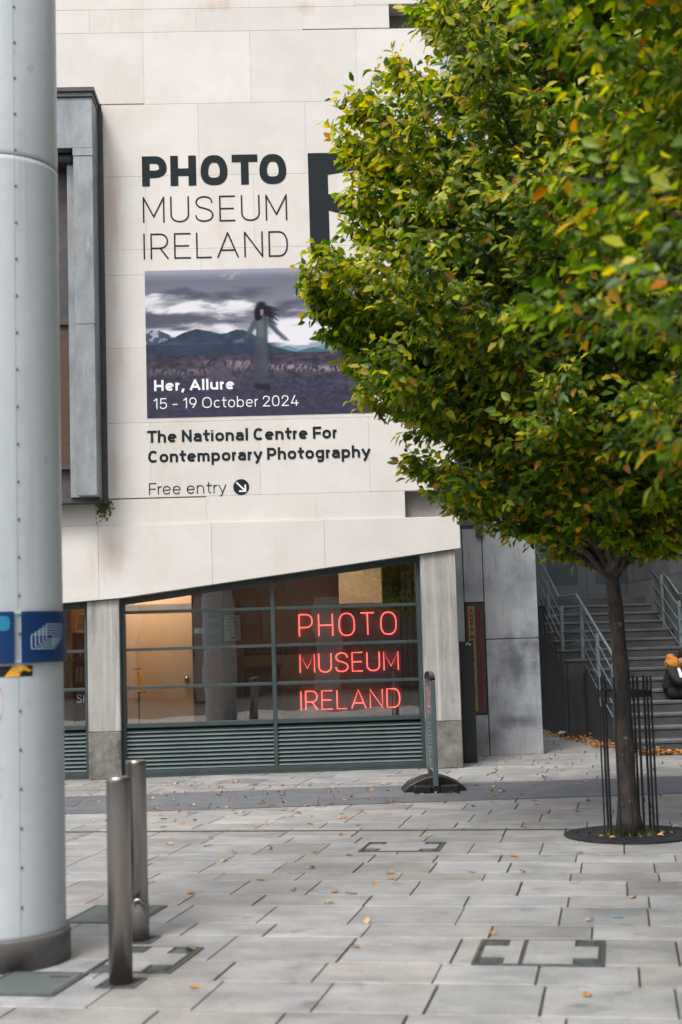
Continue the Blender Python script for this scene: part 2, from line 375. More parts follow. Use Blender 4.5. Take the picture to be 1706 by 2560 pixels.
def leaf_mat(name, attr, base=(1,1,1), trans=.35):
    m, nt, p = _new(name); N = nt.nodes; L = nt.links
    a = N.new('ShaderNodeAttribute'); a.attribute_name = attr
    p.inputs['Roughness'].default_value = .42; p.inputs['Specular IOR Level'].default_value = .45
    L.new(a.outputs['Color'], p.inputs['Base Color'])
    t = N.new('ShaderNodeBsdfTranslucent'); mx = N.new('ShaderNodeMixShader'); mx.inputs[0].default_value = trans
    hs = N.new('ShaderNodeHueSaturation'); hs.inputs['Value'].default_value = 1.75; hs.inputs['Saturation'].default_value = 1.1
    L.new(a.outputs['Color'], hs.inputs['Color']); L.new(hs.outputs[0], t.inputs[0])
    L.new(p.outputs[0], mx.inputs[1]); L.new(t.outputs[0], mx.inputs[2]); L.new(mx.outputs[0], N['Material Output'].inputs[0])
    return m
M['leaf'] = leaf_mat('hornbeam_leaf', 'leafcol', trans=.5)
M['litter'] = surf('dry_leaf', (.32,.13,.03), (.52,.25,.07), 30, .7, bump=.1, fine=.2)
M['litter_brown'] = surf('brown_leaf', (.13,.055,.025), (.26,.11,.04), 30, .7, bump=.1, fine=.2)
M['litter_pale'] = surf('pale_leaf', (.50,.29,.11), (.62,.39,.18), 30, .7, bump=.1, fine=.2)
M['grass'] = surf('grass_blade', (.06,.10,.02), (.14,.17,.04), 20, .6, bump=0)
M['moss'] = surf('moss', (.06,.08,.015), (.15,.14,.03), 40, .9, bump=.3)

# ------------------------------------------------------------------ stroke lettering
def sarc(cx, cy, rx, ry, a0, a1, n=14, e=2.3):
    o = []
    for i in range(n+1):
        a = R_(a0+(a1-a0)*i/n); c, s_ = math.cos(a), math.sin(a)
        o.append((cx+rx*math.copysign(abs(c)**(2/e), c), cy+ry*math.copysign(abs(s_)**(2/e), s_)))
    return o
def sm(pts, n=7):
    o = []; k = len(pts)
    for i in range(k-1):
        p0, p1, p2, p3 = pts[max(i-1,0)], pts[i], pts[i+1], pts[min(i+2,k-1)]
        for j in range(n):
            t = j/n
            o.append(tuple(.5*((2*p1[a])+(-p0[a]+p2[a])*t+(2*p0[a]-5*p1[a]+4*p2[a]-p3[a])*t*t+(-p0[a]+3*p1[a]-3*p2[a]+p3[a])*t**3) for a in (0,1)))
    return o+[pts[-1]]
X = .72
def bowl(w, y1, y0, r):      # right-facing bowl from stem top back to the stem
    h = (y1-y0)/2
    return [(0,y1)]+sarc(w-r, (y1+y0)/2, r, h, 90, -90, 16, 2.2)+[(0,y0)]
G = {
 'P': (.55,[[(0,0),(0,1)], bowl(.55,1,.42,.27)]),
 'H': (.58,[[(0,0),(0,1)],[(.58,0),(.58,1)],[(0,.5),(.58,.5)]]),
 'O': (.62,[sarc(.31,.5,.31,.5,90,450,40,2.5)]),
 'T': (.58,[[(0,1),(.58,1)],[(.29,1),(.29,0)]]),
 'M': (.72,[[(0,0),(0,1),(.36,.22),(.72,1),(.72,0)]]),
 'U': (.58,[[(0,1)]+sarc(.29,.3,.29,.3,180,360,16,2.1)+[(.58,1)]]),
 'S': (.56,[sm([(.54,.76),(.48,.93),(.28,1),(.08,.93),(.02,.76),(.12,.60),(.30,.53),(.48,.43),(.56,.25),(.48,.07),(.28,0),(.07,.07),(0,.25)])]),
 'E': (.52,[[(.52,1),(0,1),(0,0),(.52,0)],[(0,.51),(.47,.51)]]),
 'I': (0,[[(0,0),(0,1)]]),
 'R': (.56,[[(0,0),(0,1)], bowl(.55,1,.43,.27), [(.30,.43),(.56,0)]]),
 'L': (.48,[[(0,1),(0,0),(.48,0)]]),
 'A': (.66,[[(0,0),(.33,1),(.66,0)],[(.10,.29),(.56,.29)]]),
 'N': (.58,[[(0,0),(0,1),(.58,0),(.58,1)]]),
 'D': (.60,[[(.3,0),(0,0),(0,1),(.3,1)]+sarc(.3,.5,.30,.5,90,-90,20,2.4)]),
 'F': (.48,[[(.48,1),(0,1),(0,0)],[(0,.5),(.43,.5)]]),
 'G': (.60,[sarc(.31,.5,.31,.5,48,270,22,2.4)+sarc(.31,.3,.29,.3,270,360,8,2.4)[1:]+[(.60,.46),(.34,.46)]]),
 'C': (.58,[sarc(.31,.5,.31,.5,45,315,28,2.4)]),
 'Y': (.60,[[(0,1),(.30,.45),(.60,1)],[(.30,.45),(.30,0)]]),
 'B': (.55,[[(0,0),(0,1)], bowl(.51,1,.53,.23), bowl(.55,.53,0,.26)]),
 'e': (.50,[[(0.02,.37),(.50,.37)]+sarc(.25,.36,.25,.36,0,318,26,2.3)]),
 'o': (.50,[sarc(.25,.36,.25,.36,90,450,30,2.4)]),
 'c': (.46,[sarc(.25,.36,.25,.36,48,312,24,2.3)]),
 'r': (.24,[[(0,0),(0,X)],[(0,.40)]+sarc(.24,.44,.24,.28,180,92,8,2.2)]),
 'l': (0,[[(0,0),(0,1.02)]]),
 'i': (0,[[(0,0),(0,X)],[(0,.93),(0,1.03)]]),
 't': (.32,[[(.12,.96)]+sarc(.32,.2,.20,.2,180,268,8,2.2)],),
 'u': (.46,[[(0,X)]+sarc(.23,.24,.23,.24,180,360,14,2.2)+[(.46,X)],[(.46,.3),(.46,0)]]),
 'n': (.46,[[(0,0),(0,X)],[(0,.42)]+sarc(.23,.46,.23,.26,180,0,14,2.2)+[(.46,0)]]),
 'h': (.46,[[(0,0),(0,1.02)],[(0,.42)]+sarc(.23,.46,.23,.26,180,0,14,2.2)+[(.46,0)]]),
 'm': (.78,[[(0,0),(0,X)],[(0,.45)]+sarc(.195,.48,.195,.24,180,0,12,2.2)+[(.39,0)],[(.39,.45)]+sarc(.585,.48,.195,.24,180,0,12,2.2)+[(.78,0)]]),
 'b': (.50,[[(0,0),(0,1.02)], sarc(.25,.36,.25,.36,90,450,30,2.4)]),
 'p': (.50,[[(0,-.26),(0,X)], sarc(.25,.36,.25,.36,90,450,30,2.4)]),
 'a': (.45,[sm([(.02,.56),(.08,.68),(.23,.72),(.39,.66),(.45,.50)])+[(.45,0)],[(.45,.43),(.22,.43)]+sarc(.22,.215,.22,.215,90,270,12,2.2)+sm([(.22,0),(.38,.05),(.45,.17)])[1:]]),
 'g': (.50,[sarc(.25,.36,.25,.36,90,450,30,2.4),[(.50,X),(.50,-.02)]+sm([(.50,-.02),(.44,-.21),(.25,-.26),(.06,-.2)])[1:]]),
 'y': (.50,[[(0,X),(.26,.02)],[(.50,X),(.24,-.10)]+sm([(.24,-.10),(.16,-.23),(.04,-.26)])[1:]]),
 '0': (.54,[sarc(.27,.5,.27,.5,90,450,34,2.5)]),
 '1': (.24,[[(0,.82),(.22,1),(.22,0)]]),
 '2': (.52,[sm([(.02,.72),(.06,.92),(.26,1),(.46,.92),(.50,.74),(.42,.55),(.2,.26),(0,.02)])+[(0,0),(.52,0)]]),
 '4': (.56,[[(.42,0),(.42,.52)],[(.30,1),(0,.24),(.56,.24)]]),
 '5': (.52,[[(.47,1),(.07,1),(.03,.52)]+sm([(.03,.52),(.25,.62),(.47,.52),(.52,.31),(.45,.09),(.25,0),(.05,.07),(0,.22)])[1:]]),
 '9': (.52,[sarc(.26,.69,.26,.31,90,450,28,2.3), sm([(.52,.69),(.48,.45),(.36,.2),(.22,0)])]),
 ',': (.06,[[(.06,.10),(.06,.02),(0,-.16)]]),
 '-': (.34,[[(0,.40),(.34,.40)]]),
}
G['t'] = (.32,[[(.12,.96),(.12,.2)]+sarc(.32,.2,.20,.2,180,268,8,2.2)[1:],[(-.02,X),(.32,X)]])
WIDE = {'M':1.14,'U':1.22,'S':1.24,'E':1.14,'H':1.12,'O':1.16,'T':1.08,'R':1.16,'L':1.14,'A':1.2,'N':1.18,'D':1.18,'P':1.1}
def layout(text, H, wt, gap=.17, space=.34, fit=None):
    """strokes as centre lines in (x,y); the outer cap height is H, the stroke weight wt"""
    hw = wt/2; out = []; x = 0
    yk = [-.27,0,X,1.02]; yv = [-.27*H+hw*.5, hw, X*H-hw, 1.02*H-hw]
    for ch in text:
        if ch == ' ': x += space*H; continue
        w_, ss = G[ch]; kw = WIDE.get(ch,1.0) if wt/H < .15 else 1.0
        gw = max(w_*H, 0); inner = gw
        inner = inner*kw; sx = inner/max(gw,1e-6)
        for st in ss:
            pts = []
            for (a, b) in st:
                y = float(np.interp(b, yk, yv)) if b <= 1.0 or True else 0
                pts.append((x+hw+a*H*sx, y))
            out.append(pts)
        x += inner+wt+gap*H*({'T':.4,'L':.5,'r':.25,'t':.6,'y':.6,'F':.5,'P':.8,'c':.75,'e':.85,'o':.9}.get(ch,1) if wt/H > .07 else 1)
    tot = x-gap*H
    if fit:
        k = (fit-wt)/max(tot-wt,1e-6)
        out = [[(hw+(a-hw)*k, b) for a, b in st] for st in out]
    return out
def ribbon(mb, pts, wt, mp, lift, ends=(1,1), raw=False):
    """flat stroke with mitred joins; mp maps (x,y,lift) to space"""
    P = [np.array(p, float) for p in pts]
    cl0 = np.linalg.norm(P[0]-P[-1]) < 1e-4
    if not cl0 and not raw:
        un = lambda v: v/max(np.linalg.norm(v),1e-9)
        ax = lambda v: min(abs(un(v)[0]),abs(un(v)[1])) < .12
        for i in range(1,len(P)-1):       # sharp corners are butted, not mitred
            a, b = un(P[i]-P[i-1]), un(P[i+1]-P[i])
            if a@b < -.35 and np.linalg.norm(P[i]-P[i-1]) > wt and np.linalg.norm(P[i+1]-P[i]) > wt:
                ea = wt/2 if ax(a) else (0 if ax(b) else wt*.38); eb = wt/2 if ax(b) else (0 if ax(a) else wt*.38)
                ribbon(mb, [tuple(p) for p in P[:i]]+[tuple(P[i]+a*ea)], wt, mp, lift, None if ends is None else (ends[0],0), False)
                ribbon(mb, [tuple(P[i]-b*eb)]+[tuple(p) for p in P[i+1:]], wt, mp, lift+.00004, None if ends is None else (0,ends[1]), False)
                return
        e0, e1 = ends
        if e0 and np.linalg.norm(P[1]-P[0]) > wt*.6: P[0] = P[0]-un(P[1]-P[0])*wt/2
        if e1 and np.linalg.norm(P[-1]-P[-2]) > wt*.6: P[-1] = P[-1]+un(P[-1]-P[-2])*wt/2
    q = [P[0]]
    for p in P[1:]:
        if np.linalg.norm(p-q[-1]) > 1e-5: q.append(p)
    P = q; k = len(P); closed = np.linalg.norm(P[0]-P[-1]) < 1e-4
    if closed: P = P[:-1]; k -= 1
    vs = []
    for i in range(k):
        a = P[i]-P[i-1] if (i > 0 or closed) else P[1]-P[0]
        b = P[(i+1) % k]-P[i] if (i < k-1 or closed) else P[-1]-P[-2]
        a = a/np.linalg.norm(a); b = b/np.linalg.norm(b)
        na = np.array([-a[1],a[0]]); nb = np.array([-b[1],b[0]])
        mm = na+nb; l = np.linalg.norm(mm)
        if l < .2: mm = na; sc_ = 1
        else:
            mm = mm/l; sc_ = min(1/max(mm@na,.2), 2.2)
        vs.append(P[i]+mm*wt/2*sc_); vs.append(P[i]-mm*wt/2*sc_)
    b0 = len(mb.V); mb.V += [tuple(mp(v[0], v[1], lift)) for v in vs]
    for i in range(k if closed else k-1):
        j = (i+1) % k
        mb.F.append((b0+2*i+1, b0+2*j+1, b0+2*j, b0+2*i)); mb.T.append(None)
def fac_text(text, wt, L, top, base, right, d, gap=.17, space=.34, lift0=.0):
    """text on the facade plane d: L/right in pixels of the photograph, turned into wall metres"""
    u0, zb = fac(L, base, d); _, zt = fac(L, top, d)
    y_r = base-(right-L)*math.tan(R_(1.4))
    u1, _ = fac(right, y_r, d)
    H = zt-zb; mb = MB(FR)
    for i, st in enumerate(layout(text, H, wt*H, gap, space, u1-u0)):
        ribbon(mb, st, wt*H, lambda x, y, l: (u0+x, d-l, zb+y), lift0+i*.00008)
    return mb
# ================================================================== museum building
mus = thing('museum_building', 'pale limestone museum with grey concrete piers and a slanted shopfront fascia', 'building', FT(0,0,0))
DW = -.02
UR = fac(1139, 1180, DW)[0]                    # right-hand corner of the stone wall
UL = -7.0
z_f = fac(303, 1313, DW)[1]                    # top of the fascia band
zs = [fac(303, y, DW)[1] for y in (1313,1246,1058,871,688,625,442,262,82,24)]
h3 = zs[2]-zs[1]
for k in (.30, h3, h3, h3, .3, h3, h3): zs.append(zs[-1]+h3 if k != .30 else zs[-1]+h3)
holes = []
a, b = fac(1012,1227,DW), fac(1200,1290,DW); holes.append((a[0], UR+1, zs[0]-.01, a[1]))
a, b = fac(972,10,DW), fac(1060,68,DW); TOPREC = (a[0], a[0]+1.6, b[1], a[1]); holes.append(TOPREC)
bl = fac(268, 1250, 0); bt = fac(256, 262, 0)
holes.append((UL-1, bl[0], bl[1], bt[1]))
def cut(rects, h):
    out = []
    for (x0,x1,z0,z1) in rects:
        hx0,hx1,hz0,hz1 = h
        if hx1 <= x0 or hx0 >= x1 or hz1 <= z0 or hz0 >= z1: out.append((x0,x1,z0,z1)); continue
        if hz0 > z0: out.append((x0,x1,z0,hz0))
        if hz1 < z1: out.append((x0,x1,hz1,z1))
        if hx0 > x0: out.append((x0,hx0,max(z0,hz0),min(z1,hz1)))
        if hx1 < x1: out.append((hx1,x1,max(z0,hz0),min(z1,hz1)))
    return out
mb = MB(FR); g = .0013
uj = fac(225,150,DW)[0]
for i in range(len(zs)-1):
    z0, z1 = zs[i], zs[i+1]
    x = UL-((i*.61) % 1.4); x = uj-1.4*6+(.7 if i % 2 else 0)
    while x < UR:
        r = [(max(x,UL), min(x+1.4,UR), z0, z1)]; x += 1.4
        if r[0][1]-r[0][0] < .02: continue
        for h in holes: r = cut(r, h)
        t = 1+random.uniform(-.045,.03); tt = (t*(1+random.uniform(-.006,.012)), t, t*(1+random.uniform(-.02,.006)))
        for q in r:
            if q[1]-q[0] > .02 and q[3]-q[2] > .02: mb.box(q[0]+.0007, q[1]-.0007, DW, .10, q[2]+g, q[3]-g, tt)
wall = obj('stone_wall', mb, M['stone'], mus, bev=.0015, seg=1)
mb = MB(FR)
for r in [(UL,UR-.01,z_f-.3,zs[-1])]:
    q = [r]
    for h in holes: q = cut(q, h)
    for k in q: mb.box(k[0],k[1]-.004,.02+.0,.35,k[2],k[3])
mb.box(UR-.30, UR-.012, .355, 9, z_f-.3, zs[-1])
obj('backing_wall', mb, M['stone_joint'], mus)
mb = MB(FR); h = holes[0]; mb.box(h[0]-.1, UR-.02, .14, .34, h[2]-.1, h[3]+.1); obj('recess_panel', mb, M['recess'], mus); h = TOPREC
mb = MB(FR); mb.box(h[0]-.1, h[1]+.1, .36, .5, h[2]-.1, h[3]+.1)
obj('recess_panel', mb, M['recess'], mus)
# ---- fascia with its slanted soffit
DFa = -.05
P = lambda x, y, d=DFa: fac(x, y, d)
p_r0, p_r1 = P(1152,1287), P(1152,1370)
p_m, p_l = P(299,1495.5), P(162,1513)
sl2 = (p_l[1]-p_m[1])/(p_l[0]-p_m[0]); p_ll = (UL, p_m[1]+(UL-p_m[0])*sl2*.6)
zt_ = zs[0]-.003
def soff(u): return float(np.interp(u, [p_ll[0], p_m[0], p_r1[0]], [p_ll[1], p_m[1], p_r1[1]]))
cuts = [UL, P(247,1400)[0]-2.9, P(247,1400)[0], P(531,1400)[0], P(812,1350)[0], p_r1[0]]
mb = MB(FR)
for i in range(len(cuts)-1):
    a, b = cuts[i]+.001, cuts[i+1]-.001; t = 1+random.uniform(-.04,.02)
    if i == len(cuts)-2: b = p_r1[0]
    pts = [(a, soff(a))]
    if a < p_m[0] < b: pts.append((p_m[0], p_m[1]))
    pts += [(b, soff(b)), (b, zt_), (a, zt_)]
    mb.prism(pts, DFa, .36, (t, t*.995, t*.985))
obj('fascia', mb, M['stone'], mus, bev=.004, seg=1)
# ---- concrete piers and their stained plinths
def pier(pl, pr, ptop_off=0):
    mb = MB(FR); zb = .585
    ul, ur = pl, pr
    mb.prism([(ul,zb+.004),(ur,zb+.004),(ur,soff(ur)-.004),(ul,soff(ul)-.004)], 0, .30)
    o = obj('pillar', mb, M['pier'], mus, bev=.012)
    mb = MB(FR); mb.box(ul-.002,ur+.002,-.003,.30,0,zb); pp = obj('plinth', mb, M['plinth'], mus, bev=.01)
PL = (fac(220,1700,0)[0], fac(301,1700,0)[0]); PR = (fac(1059.5,1650,0)[0], fac(1148.5,1650,0)[0])
pier(*PL); pier(*PR); pier(PL[0]-3.9, PL[0]-3.5)
# ---- shop windows
DG = .19
def zline(xl, yl, xr, yr, d=.14):   # a level bar given by two pixels, returned as one height
    return (fac(xl,yl,d)[1]+fac(xr,yr,d)[1])/2
ZT = [zline(303,1529,1057,1513), zline(304,1625,1059,1603), zline(305,1719.5,1059,1699), zline(306,1813,1059,1793)]
ZSILL = ZT[3]
MU = fac(684,1600,.14)[0]
def shop_window(u0, u1, mull, name_label):
    s = .028
    fr = MB(FR)
    for u in (u0, u1-.05): fr.prism([(u,.03),(u+.05,.03),(u+.05,soff(u+.05)-.006),(u,soff(u)-.006)], .12, .24)
    for u in mull: fr.prism([(u-.026,.03),(u+.026,.03),(u+.026,soff(u+.026)-.006),(u-.026,soff(u-.026)-.006)], .115, .24)
    edges = [u0+.05]+[x for m_ in mull for x in (m_-.026, m_+.026)]+[u1-.05]
    spans = [(edges[i], edges[i+1]) for i in range(0, len(edges), 2)]
    for a, b in spans:
        fr.prism([(a,soff(a)-.085),(b,soff(b)-.085),(b,soff(b)-.008),(a,soff(a)-.008)], .13, .24)
        for z in ZT[:3]:
            if z < soff(a)-.1: fr.box(a, b, .125, .235, z-.019, z+.019)
        fr.box(a, b, .105, .235, ZSILL-.03, ZSILL+.024)
        fr.box(a, b, .12, .235, .03, .085)
    fo = obj('window_frame', fr, M['frame'], mus, bev=.003, seg=1)
    for a, b in spans:
        zz = [ZSILL+.024]+[z for z in ZT[:3][::-1] if z < soff(a)-.1]
        for i, z in enumerate(zz):
            z0 = z+(.019 if i else 0)
            gm = MB(FR)
            if i < len(zz)-1: gm.box(a, b, DG, DG+.010, z0, zz[i+1]-.019)
            else: gm.prism([(a,z0),(b,z0),(b,soff(b)-.085),(a,soff(a)-.085)], DG, DG+.010)
            obj('glass_pane', gm, M['glass'], fo)
        # louvres
        lm = MB(FR); n = 10; zb, zt = .09, ZSILL-.05; st = (zt-zb)/n
        for i in range(n):
            z = zb+i*st
            lm.add([(a,.125,z+.006),(b,.125,z+.006),(b,.165,z+st*.78),(a,.165,z+st*.78),(a,.135,z),(b,.135,z),(b,.18,z+st*.78),(a,.18,z+st*.78)],
                   [(0,1,2,3),(4,7,6,5),(0,4,5,1),(3,2,6,7),(0,3,7,4),(1,5,6,2)])
        obj('louvre', lm, M['louvre'], mus)
        bm_ = MB(FR); bm_.box(a, b, .20, .22, .085, ZSILL-.03); obj('louvre_backing', bm_, M['louvre_gap'], mus)
shop_window(PL[1]+.004, PR[0]-.004, [MU], '')
shop_window(PL[0]-3.5+.004, PL[0]-.004, [PL[0]-1.75], '')
mb = MB(FR); mb.box(PL[0]-3.5, PR[0], .10, .24, 0, .03); obj('threshold', mb, M['frame'], mus)
# ---- the room behind the glass
ZC = soff(PR[0])+.35
mb = MB(FR); mb.box(PL[0]-3.5, PR[1]-.02, .31, 5.0, .28, .33); obj('interior_floor', mb, M['floor_in'], mus)
mb = MB(FR); mb.box(PL[0]-3.5, PR[1]-.02, .37, 5.0, ZC, ZC+.1); obj('interior_ceiling', mb, M['room_dark'], mus)
mb = MB(FR); mb.box(PL[0]-3.5, PR[1]-.02, 4.0, 4.1, .33, ZC)
mb.box(PR[1]-.05, PR[1]-.02, .31, 4.0, .33, ZC); mb.box(PL[0]-3.6, PL[0]-3.5, .31, 4.0, .33, ZC)
obj('interior_wall', mb, M['room'], mus)
DB = 1.35
ub = fac(482,1650,DB)[0]; ubl = fac(262,1650,DB)[0]
mb = MB(FR); mb.box(ubl, ub, DB, DB+.08, .33, ZC); mb.box(ubl-.05, ubl, .31, DB+.08, .33, ZC)
bw = obj('beige_partition', mb, M['warm_wall'], mus)
mb = MB(FR); a = fac(308,1513,DB-.02); b = fac(477,1524,DB-.02)
mb.box(a[0], ub, DB-.02, DB-.002, b[1], a[1]); obj('partition_rail', mb, M['paper_dim'], bw)
mb = MB(FR); c = fac(468,1697,DB); 
mb.tube([(c[0],DB-.05,c[1]),(c[0],DB-.001,c[1])], .035, 14); obj('door_lock', mb, M['steel'], bw, smooth=True)
# brown pillar and dark doorway deeper in the room
D2 = 2.6
mb = MB(FR); a = fac(484,1500,D2)[0]; b = fac(552,1500,D2)[0]; mb.box(a-.3, b, D2, D2+.4, .33, ZC); obj('brick_pillar', mb, M['brick'], mus)
a = fac(958,1500,3.9)[0]; mb = MB(FR); mb.box(a, a+.9, 3.9, 3.98, .33, ZC-.55); obj('interior_doorway', mb, M['room_dark'], mus)
a = fac(848,1500,2.9)[0]; b = fac(956,1500,2.9)[0]; z = fac(900,1500,2.9)[1]
mb = MB(FR); mb.box(a, b, 2.9, 2.98, z-.05, ZC); obj('ochre_panel', mb, M['warm_wall'], mus)
for k_, (xa, xb) in enumerate(((1008,1016),(1022,1034),(1040,1047))):
    d_ = 3.2-.25*k_; a = fac(xa,1600,d_)[0]; b = fac(xb,1600,d_)[0]; mb = MB(FR); mb.box(a,b,d_,d_+.12,.33,ZC-.2); obj('interior_mullion', mb, M['room_dark'], mus)
a = fac(610,1700,2.9)[0]; b = fac(700,1700,2.9)[0]; mb = MB(FR); mb.box(a,b,2.9,3.5,.33,1.28); mb.box(a-.04,b+.04,2.86,3.5,1.281,1.32); obj('reception_desk', mb, M['room_dark'], mus, bev=.006)
a = fac(905,1650,3.6); b = fac(965,1690,3.6); mb = MB(FR); mb.box(a[0],b[0],3.6,3.64,b[1],a[1]); obj('wall_screen', mb, M['inkblue'], mus)
for (xa,ya,xb,yb) in ((600,1500,640,1560),(655,1520,672,1600),(712,1420,735,1480)):
    a = fac(xa,ya,3.95); b = fac(xb,yb,3.95); mb = MB(FR); mb.box(a[0],b[0],3.95,3.98,b[1],a[1]); obj('wall_picture', mb, M['paper_dim'], mus)
# ceiling lights
def ceil_light(px, d, label, s=.3):
    u = fac(px,1450,d)[0]; t = thing('ceiling_light', label, 'lamp', FT(u,d,ZC-.06), 'ceiling lights in the museum foyer')
    mb = MB(FR); mb.box(u-s-.02,u+s+.02,d-s*.5-.02,d+s*.5+.02,ZC-.045,ZC-.002); obj('housing', mb, M['room_dark'], t)
    mb = MB(FR); mb.box(u-s,u+s,d-s*.5,d+s*.5,ZC-.06,ZC-.047); obj('diffuser', mb, M['lamp'], t)
ceil_light(390, .85, 'square ceiling light above the beige partition in the foyer', .38)
ceil_light(880, 2.0, 'ceiling light above the ochre panel behind the neon lettering', .25)
ceil_light(150, 1.0, 'ceiling light over the bookshelf behind the side window', .3)

# ---- projecting zinc bay
DBY = -.55
bz1 = fac(238,220,DBY)[1]; bz0 = fac(236,1238,DBY)[1]; bu = fac(236,700,DBY)[0]
zh = fac(200,370,DBY)[1]                       # underside of the header
us = fac(187,700,DBY)[0]                       # inner edge of the right-hand upright
UB = UL+1.0
bay = thing('bay_window', 'tall weathered zinc bay projecting from the stone wall behind the grey mast', 'bay window', FT(bu-.8,0,bz0))
mb = MB(FR); mb.box(us, bu, DBY, .0, bz0, zh-.10); mb.box(UB, UB+.3, DBY, .0, bz0, zh-.10); obj('upright', mb, M['zinc'], bay, bev=.006)
mb = MB(FR); mb.box(UB, bu+.002, DBY-.004, -.001, zh, bz1-.12); obj('header', mb, M['zinc'], bay, bev=.006)
mb = MB(FR); mb.box(us-.004, bu+.004, DBY-.008, -.06, zh-.10, zh-.003); obj('joint_band', mb, M['zinc'], bay, bev=.002)
zmid = fac(238,806,DBY)[1]
mb = MB(FR); mb.box(us-.003, bu+.005, DBY-.006, -.02, zmid-.012, zmid+.012); obj('seam', mb, M['zinc'], bay)
mb = MB(FR); mb.box(UB-.03, bu+.015, DBY-.03, 0, bz1-.12, bz1-.06); mb.box(UB-.05, bu+.035, DBY-.05, 0, bz1-.058, bz1); obj('cap', mb, M['zinc_dark'], bay, bev=.005)
mb = MB(FR); e0, e1 = fac(256,700,-.02)[0], bl[0]+.02
mb.box(bu+.003, e1, -.06, .12, bz0-.06, bz1-.125); obj('edge_trim', mb, M['zinc_dark'], bay, bev=.004)
mb = MB(FR); mb.box(UB+.3, us-.001, -.12, .0, bz0, zh-.001); obj('back_panel', mb, M['bay_dark'], bay)
ui = fac(172,700,-.3)[0]
mb = MB(FR); mb.box(ui, us-.002, -.34, -.125, bz0, zh-.13); obj('inner_upright', mb, M['zinc'], bay, bev=.004)
mb = MB(FR); mb.box(UB+.3, us-.002, -.42, -.13, zh-.14, zh-.012); obj('roller', mb, M['zinc_dark'], bay, bev=.05)
zb1, zb0 = fac(160,815,-.14)[1], fac(160,1165,-.14)[1]
mb = MB(FR); mb.box(UB+.3, ui-.002, -.16, -.125, zb0, zb1); obj('brown_panel', mb, M['bay_wood'], bay)
mb = MB(FR); mb.box(UB+.3, ui-.002, -.20, -.125, zb1+.002, zb1+.04); mb.box(UB+.3, ui-.002, -.20, -.125, zb0-.05, zb0-.002); obj('glazing_bar', mb, M['zinc_dark'], bay)
mb = MB(FR); mb.box(UB, bu+.0, -.30, .0, bz0-.06, bz0-.003); obj('sill', mb, M['zinc_dark'], bay)

# ---- moss under the bay
mb = MB(FR); mu_, mz = fac(262,1250,-.03)
for i in range(160):
    t = abs(random.gauss(0,.5)); u = mu_+random.gauss(0,.05)-.01; z = mz-t*.20; l = random.uniform(.015,.045); a = random.uniform(-1,1)
    mb.add([(u,-.024-random.uniform(0,.03),z),(u+l*.5*math.cos(a),-.05,z-l*.3),(u+.2*l,-.03,z-l),(u-l*.4,-.045,z-l*.5)], [(0,1,2,3)])
tag(obj('moss_clump', mb, M['moss'], None), 'dark green moss clump hanging below the zinc bay corner', 'plant')

# ================================================================== wall lettering, logo and poster
DL = DW-.004
wl = thing('wall_lettering', 'large dark lettering PHOTO MUSEUM IRELAND on the pale stone wall', 'sign', FT(*[fac(530,650,DL)[0], DL, fac(530,650,DL)[1]]))
obj('bold_word', fac_text('PHOTO', .25, 356, 391, 466.3, 717, DL, .14), M['letter'], wl)
obj('thin_word', fac_text('MUSEUM', .058, 358, 492.8, 557.5, 719, DL, .24), M['letter_thin'], wl)
obj('thin_word', fac_text('IRELAND', .058, 359.5, 584.3, 648.5, 721, DL, .22), M['letter_thin'], wl)
mb = MB(FR); F = lambda x, y: fac(x, y, DL)
def poly(mb, pts, lift=0):
    V_ = [(a, DL-lift, b) for a, b in pts]; mb.add(V_, [tuple(range(len(V_)))])
lx0 = F(769.5,383)[0]; lx1 = F(826,640)[0]; lz1 = F(769.5,383)[1]; lz0 = F(775,642)[1]
lx2 = lx1+(F(897,470)[0]-F(822,470)[0]); lx3 = lx2+(lx1-lx0)*.95
ha, hb = F(822,437)[1], F(822,485)[1]; hc, hd = F(897,424)[1], F(897,496)[1]
for q in ([(lx0,lz0),(lx1,lz0),(lx1,lz1),(lx0,lz1)], [(lx1,ha),(lx2,hc),(lx2,lz1),(lx1,lz1)], [(lx2,hd-.27),(lx3,hd-.30),(lx3,lz1),(lx2,lz1)], [(lx1,hb-.22),(lx2,hd-.27),(lx2,hd),(lx1,hb)]):
    poly(mb, q)
tag(obj('logo_emblem', mb, M['letter']), 'dark green P shaped emblem on the stone wall right of the lettering', 'emblem')
t2 = thing('wall_lettering', 'bold two line lettering about contemporary photography below the poster', 'sign', FT(fac(600,1115,DL)[0], DL, fac(600,1115,DL)[1]))
obj('text_line', fac_text('The National Centre For', 0.205, 368.5, 1077, 1107.2, 843, DL, .13, .30), M['letter'], t2)
obj('text_line', fac_text('Contemporary Photography', 0.205, 371, 1127, 1157, 925, DL, .13, .30), M['letter'], t2)
t3 = thing('wall_lettering', 'thin Free entry lettering with a round arrow on the stone wall', 'sign', FT(fac(470,1225,DL)[0], DL, fac(470,1225,DL)[1]))
obj('text_line', fac_text('Free entry', .085, 373, 1208, 1237, 564, DL, .17, .3), M['letter'], t3)
mb = MB(FR); cu, cz = F(603.5,1217.5); r = F(623.5,1217)[0]-cu
mb.add([(cu+r*math.cos(2*math.pi*i/40), DL, cz+r*math.sin(2*math.pi*i/40)) for i in range(40)], [tuple(range(40))])
dsk = obj('arrow_disc', mb, M['letter'], t3)
mb = MB(FR); k = r*.52
for i, st in enumerate([[(-k,k),(k*.8,-k*.8)], [(k,-k*.55),(k,-k)], [(k*.92,-k),(-k*.35,-k)], [(k,-k*.4),(k*.98,.35*k)]]):
    ribbon(mb, [(cu+a, cz+b) for a, b in st], r*.2, lambda x, y, l: (x, DL-l, y), .002+i*.0004)
obj('arrow', mb, M['white'], dsk)

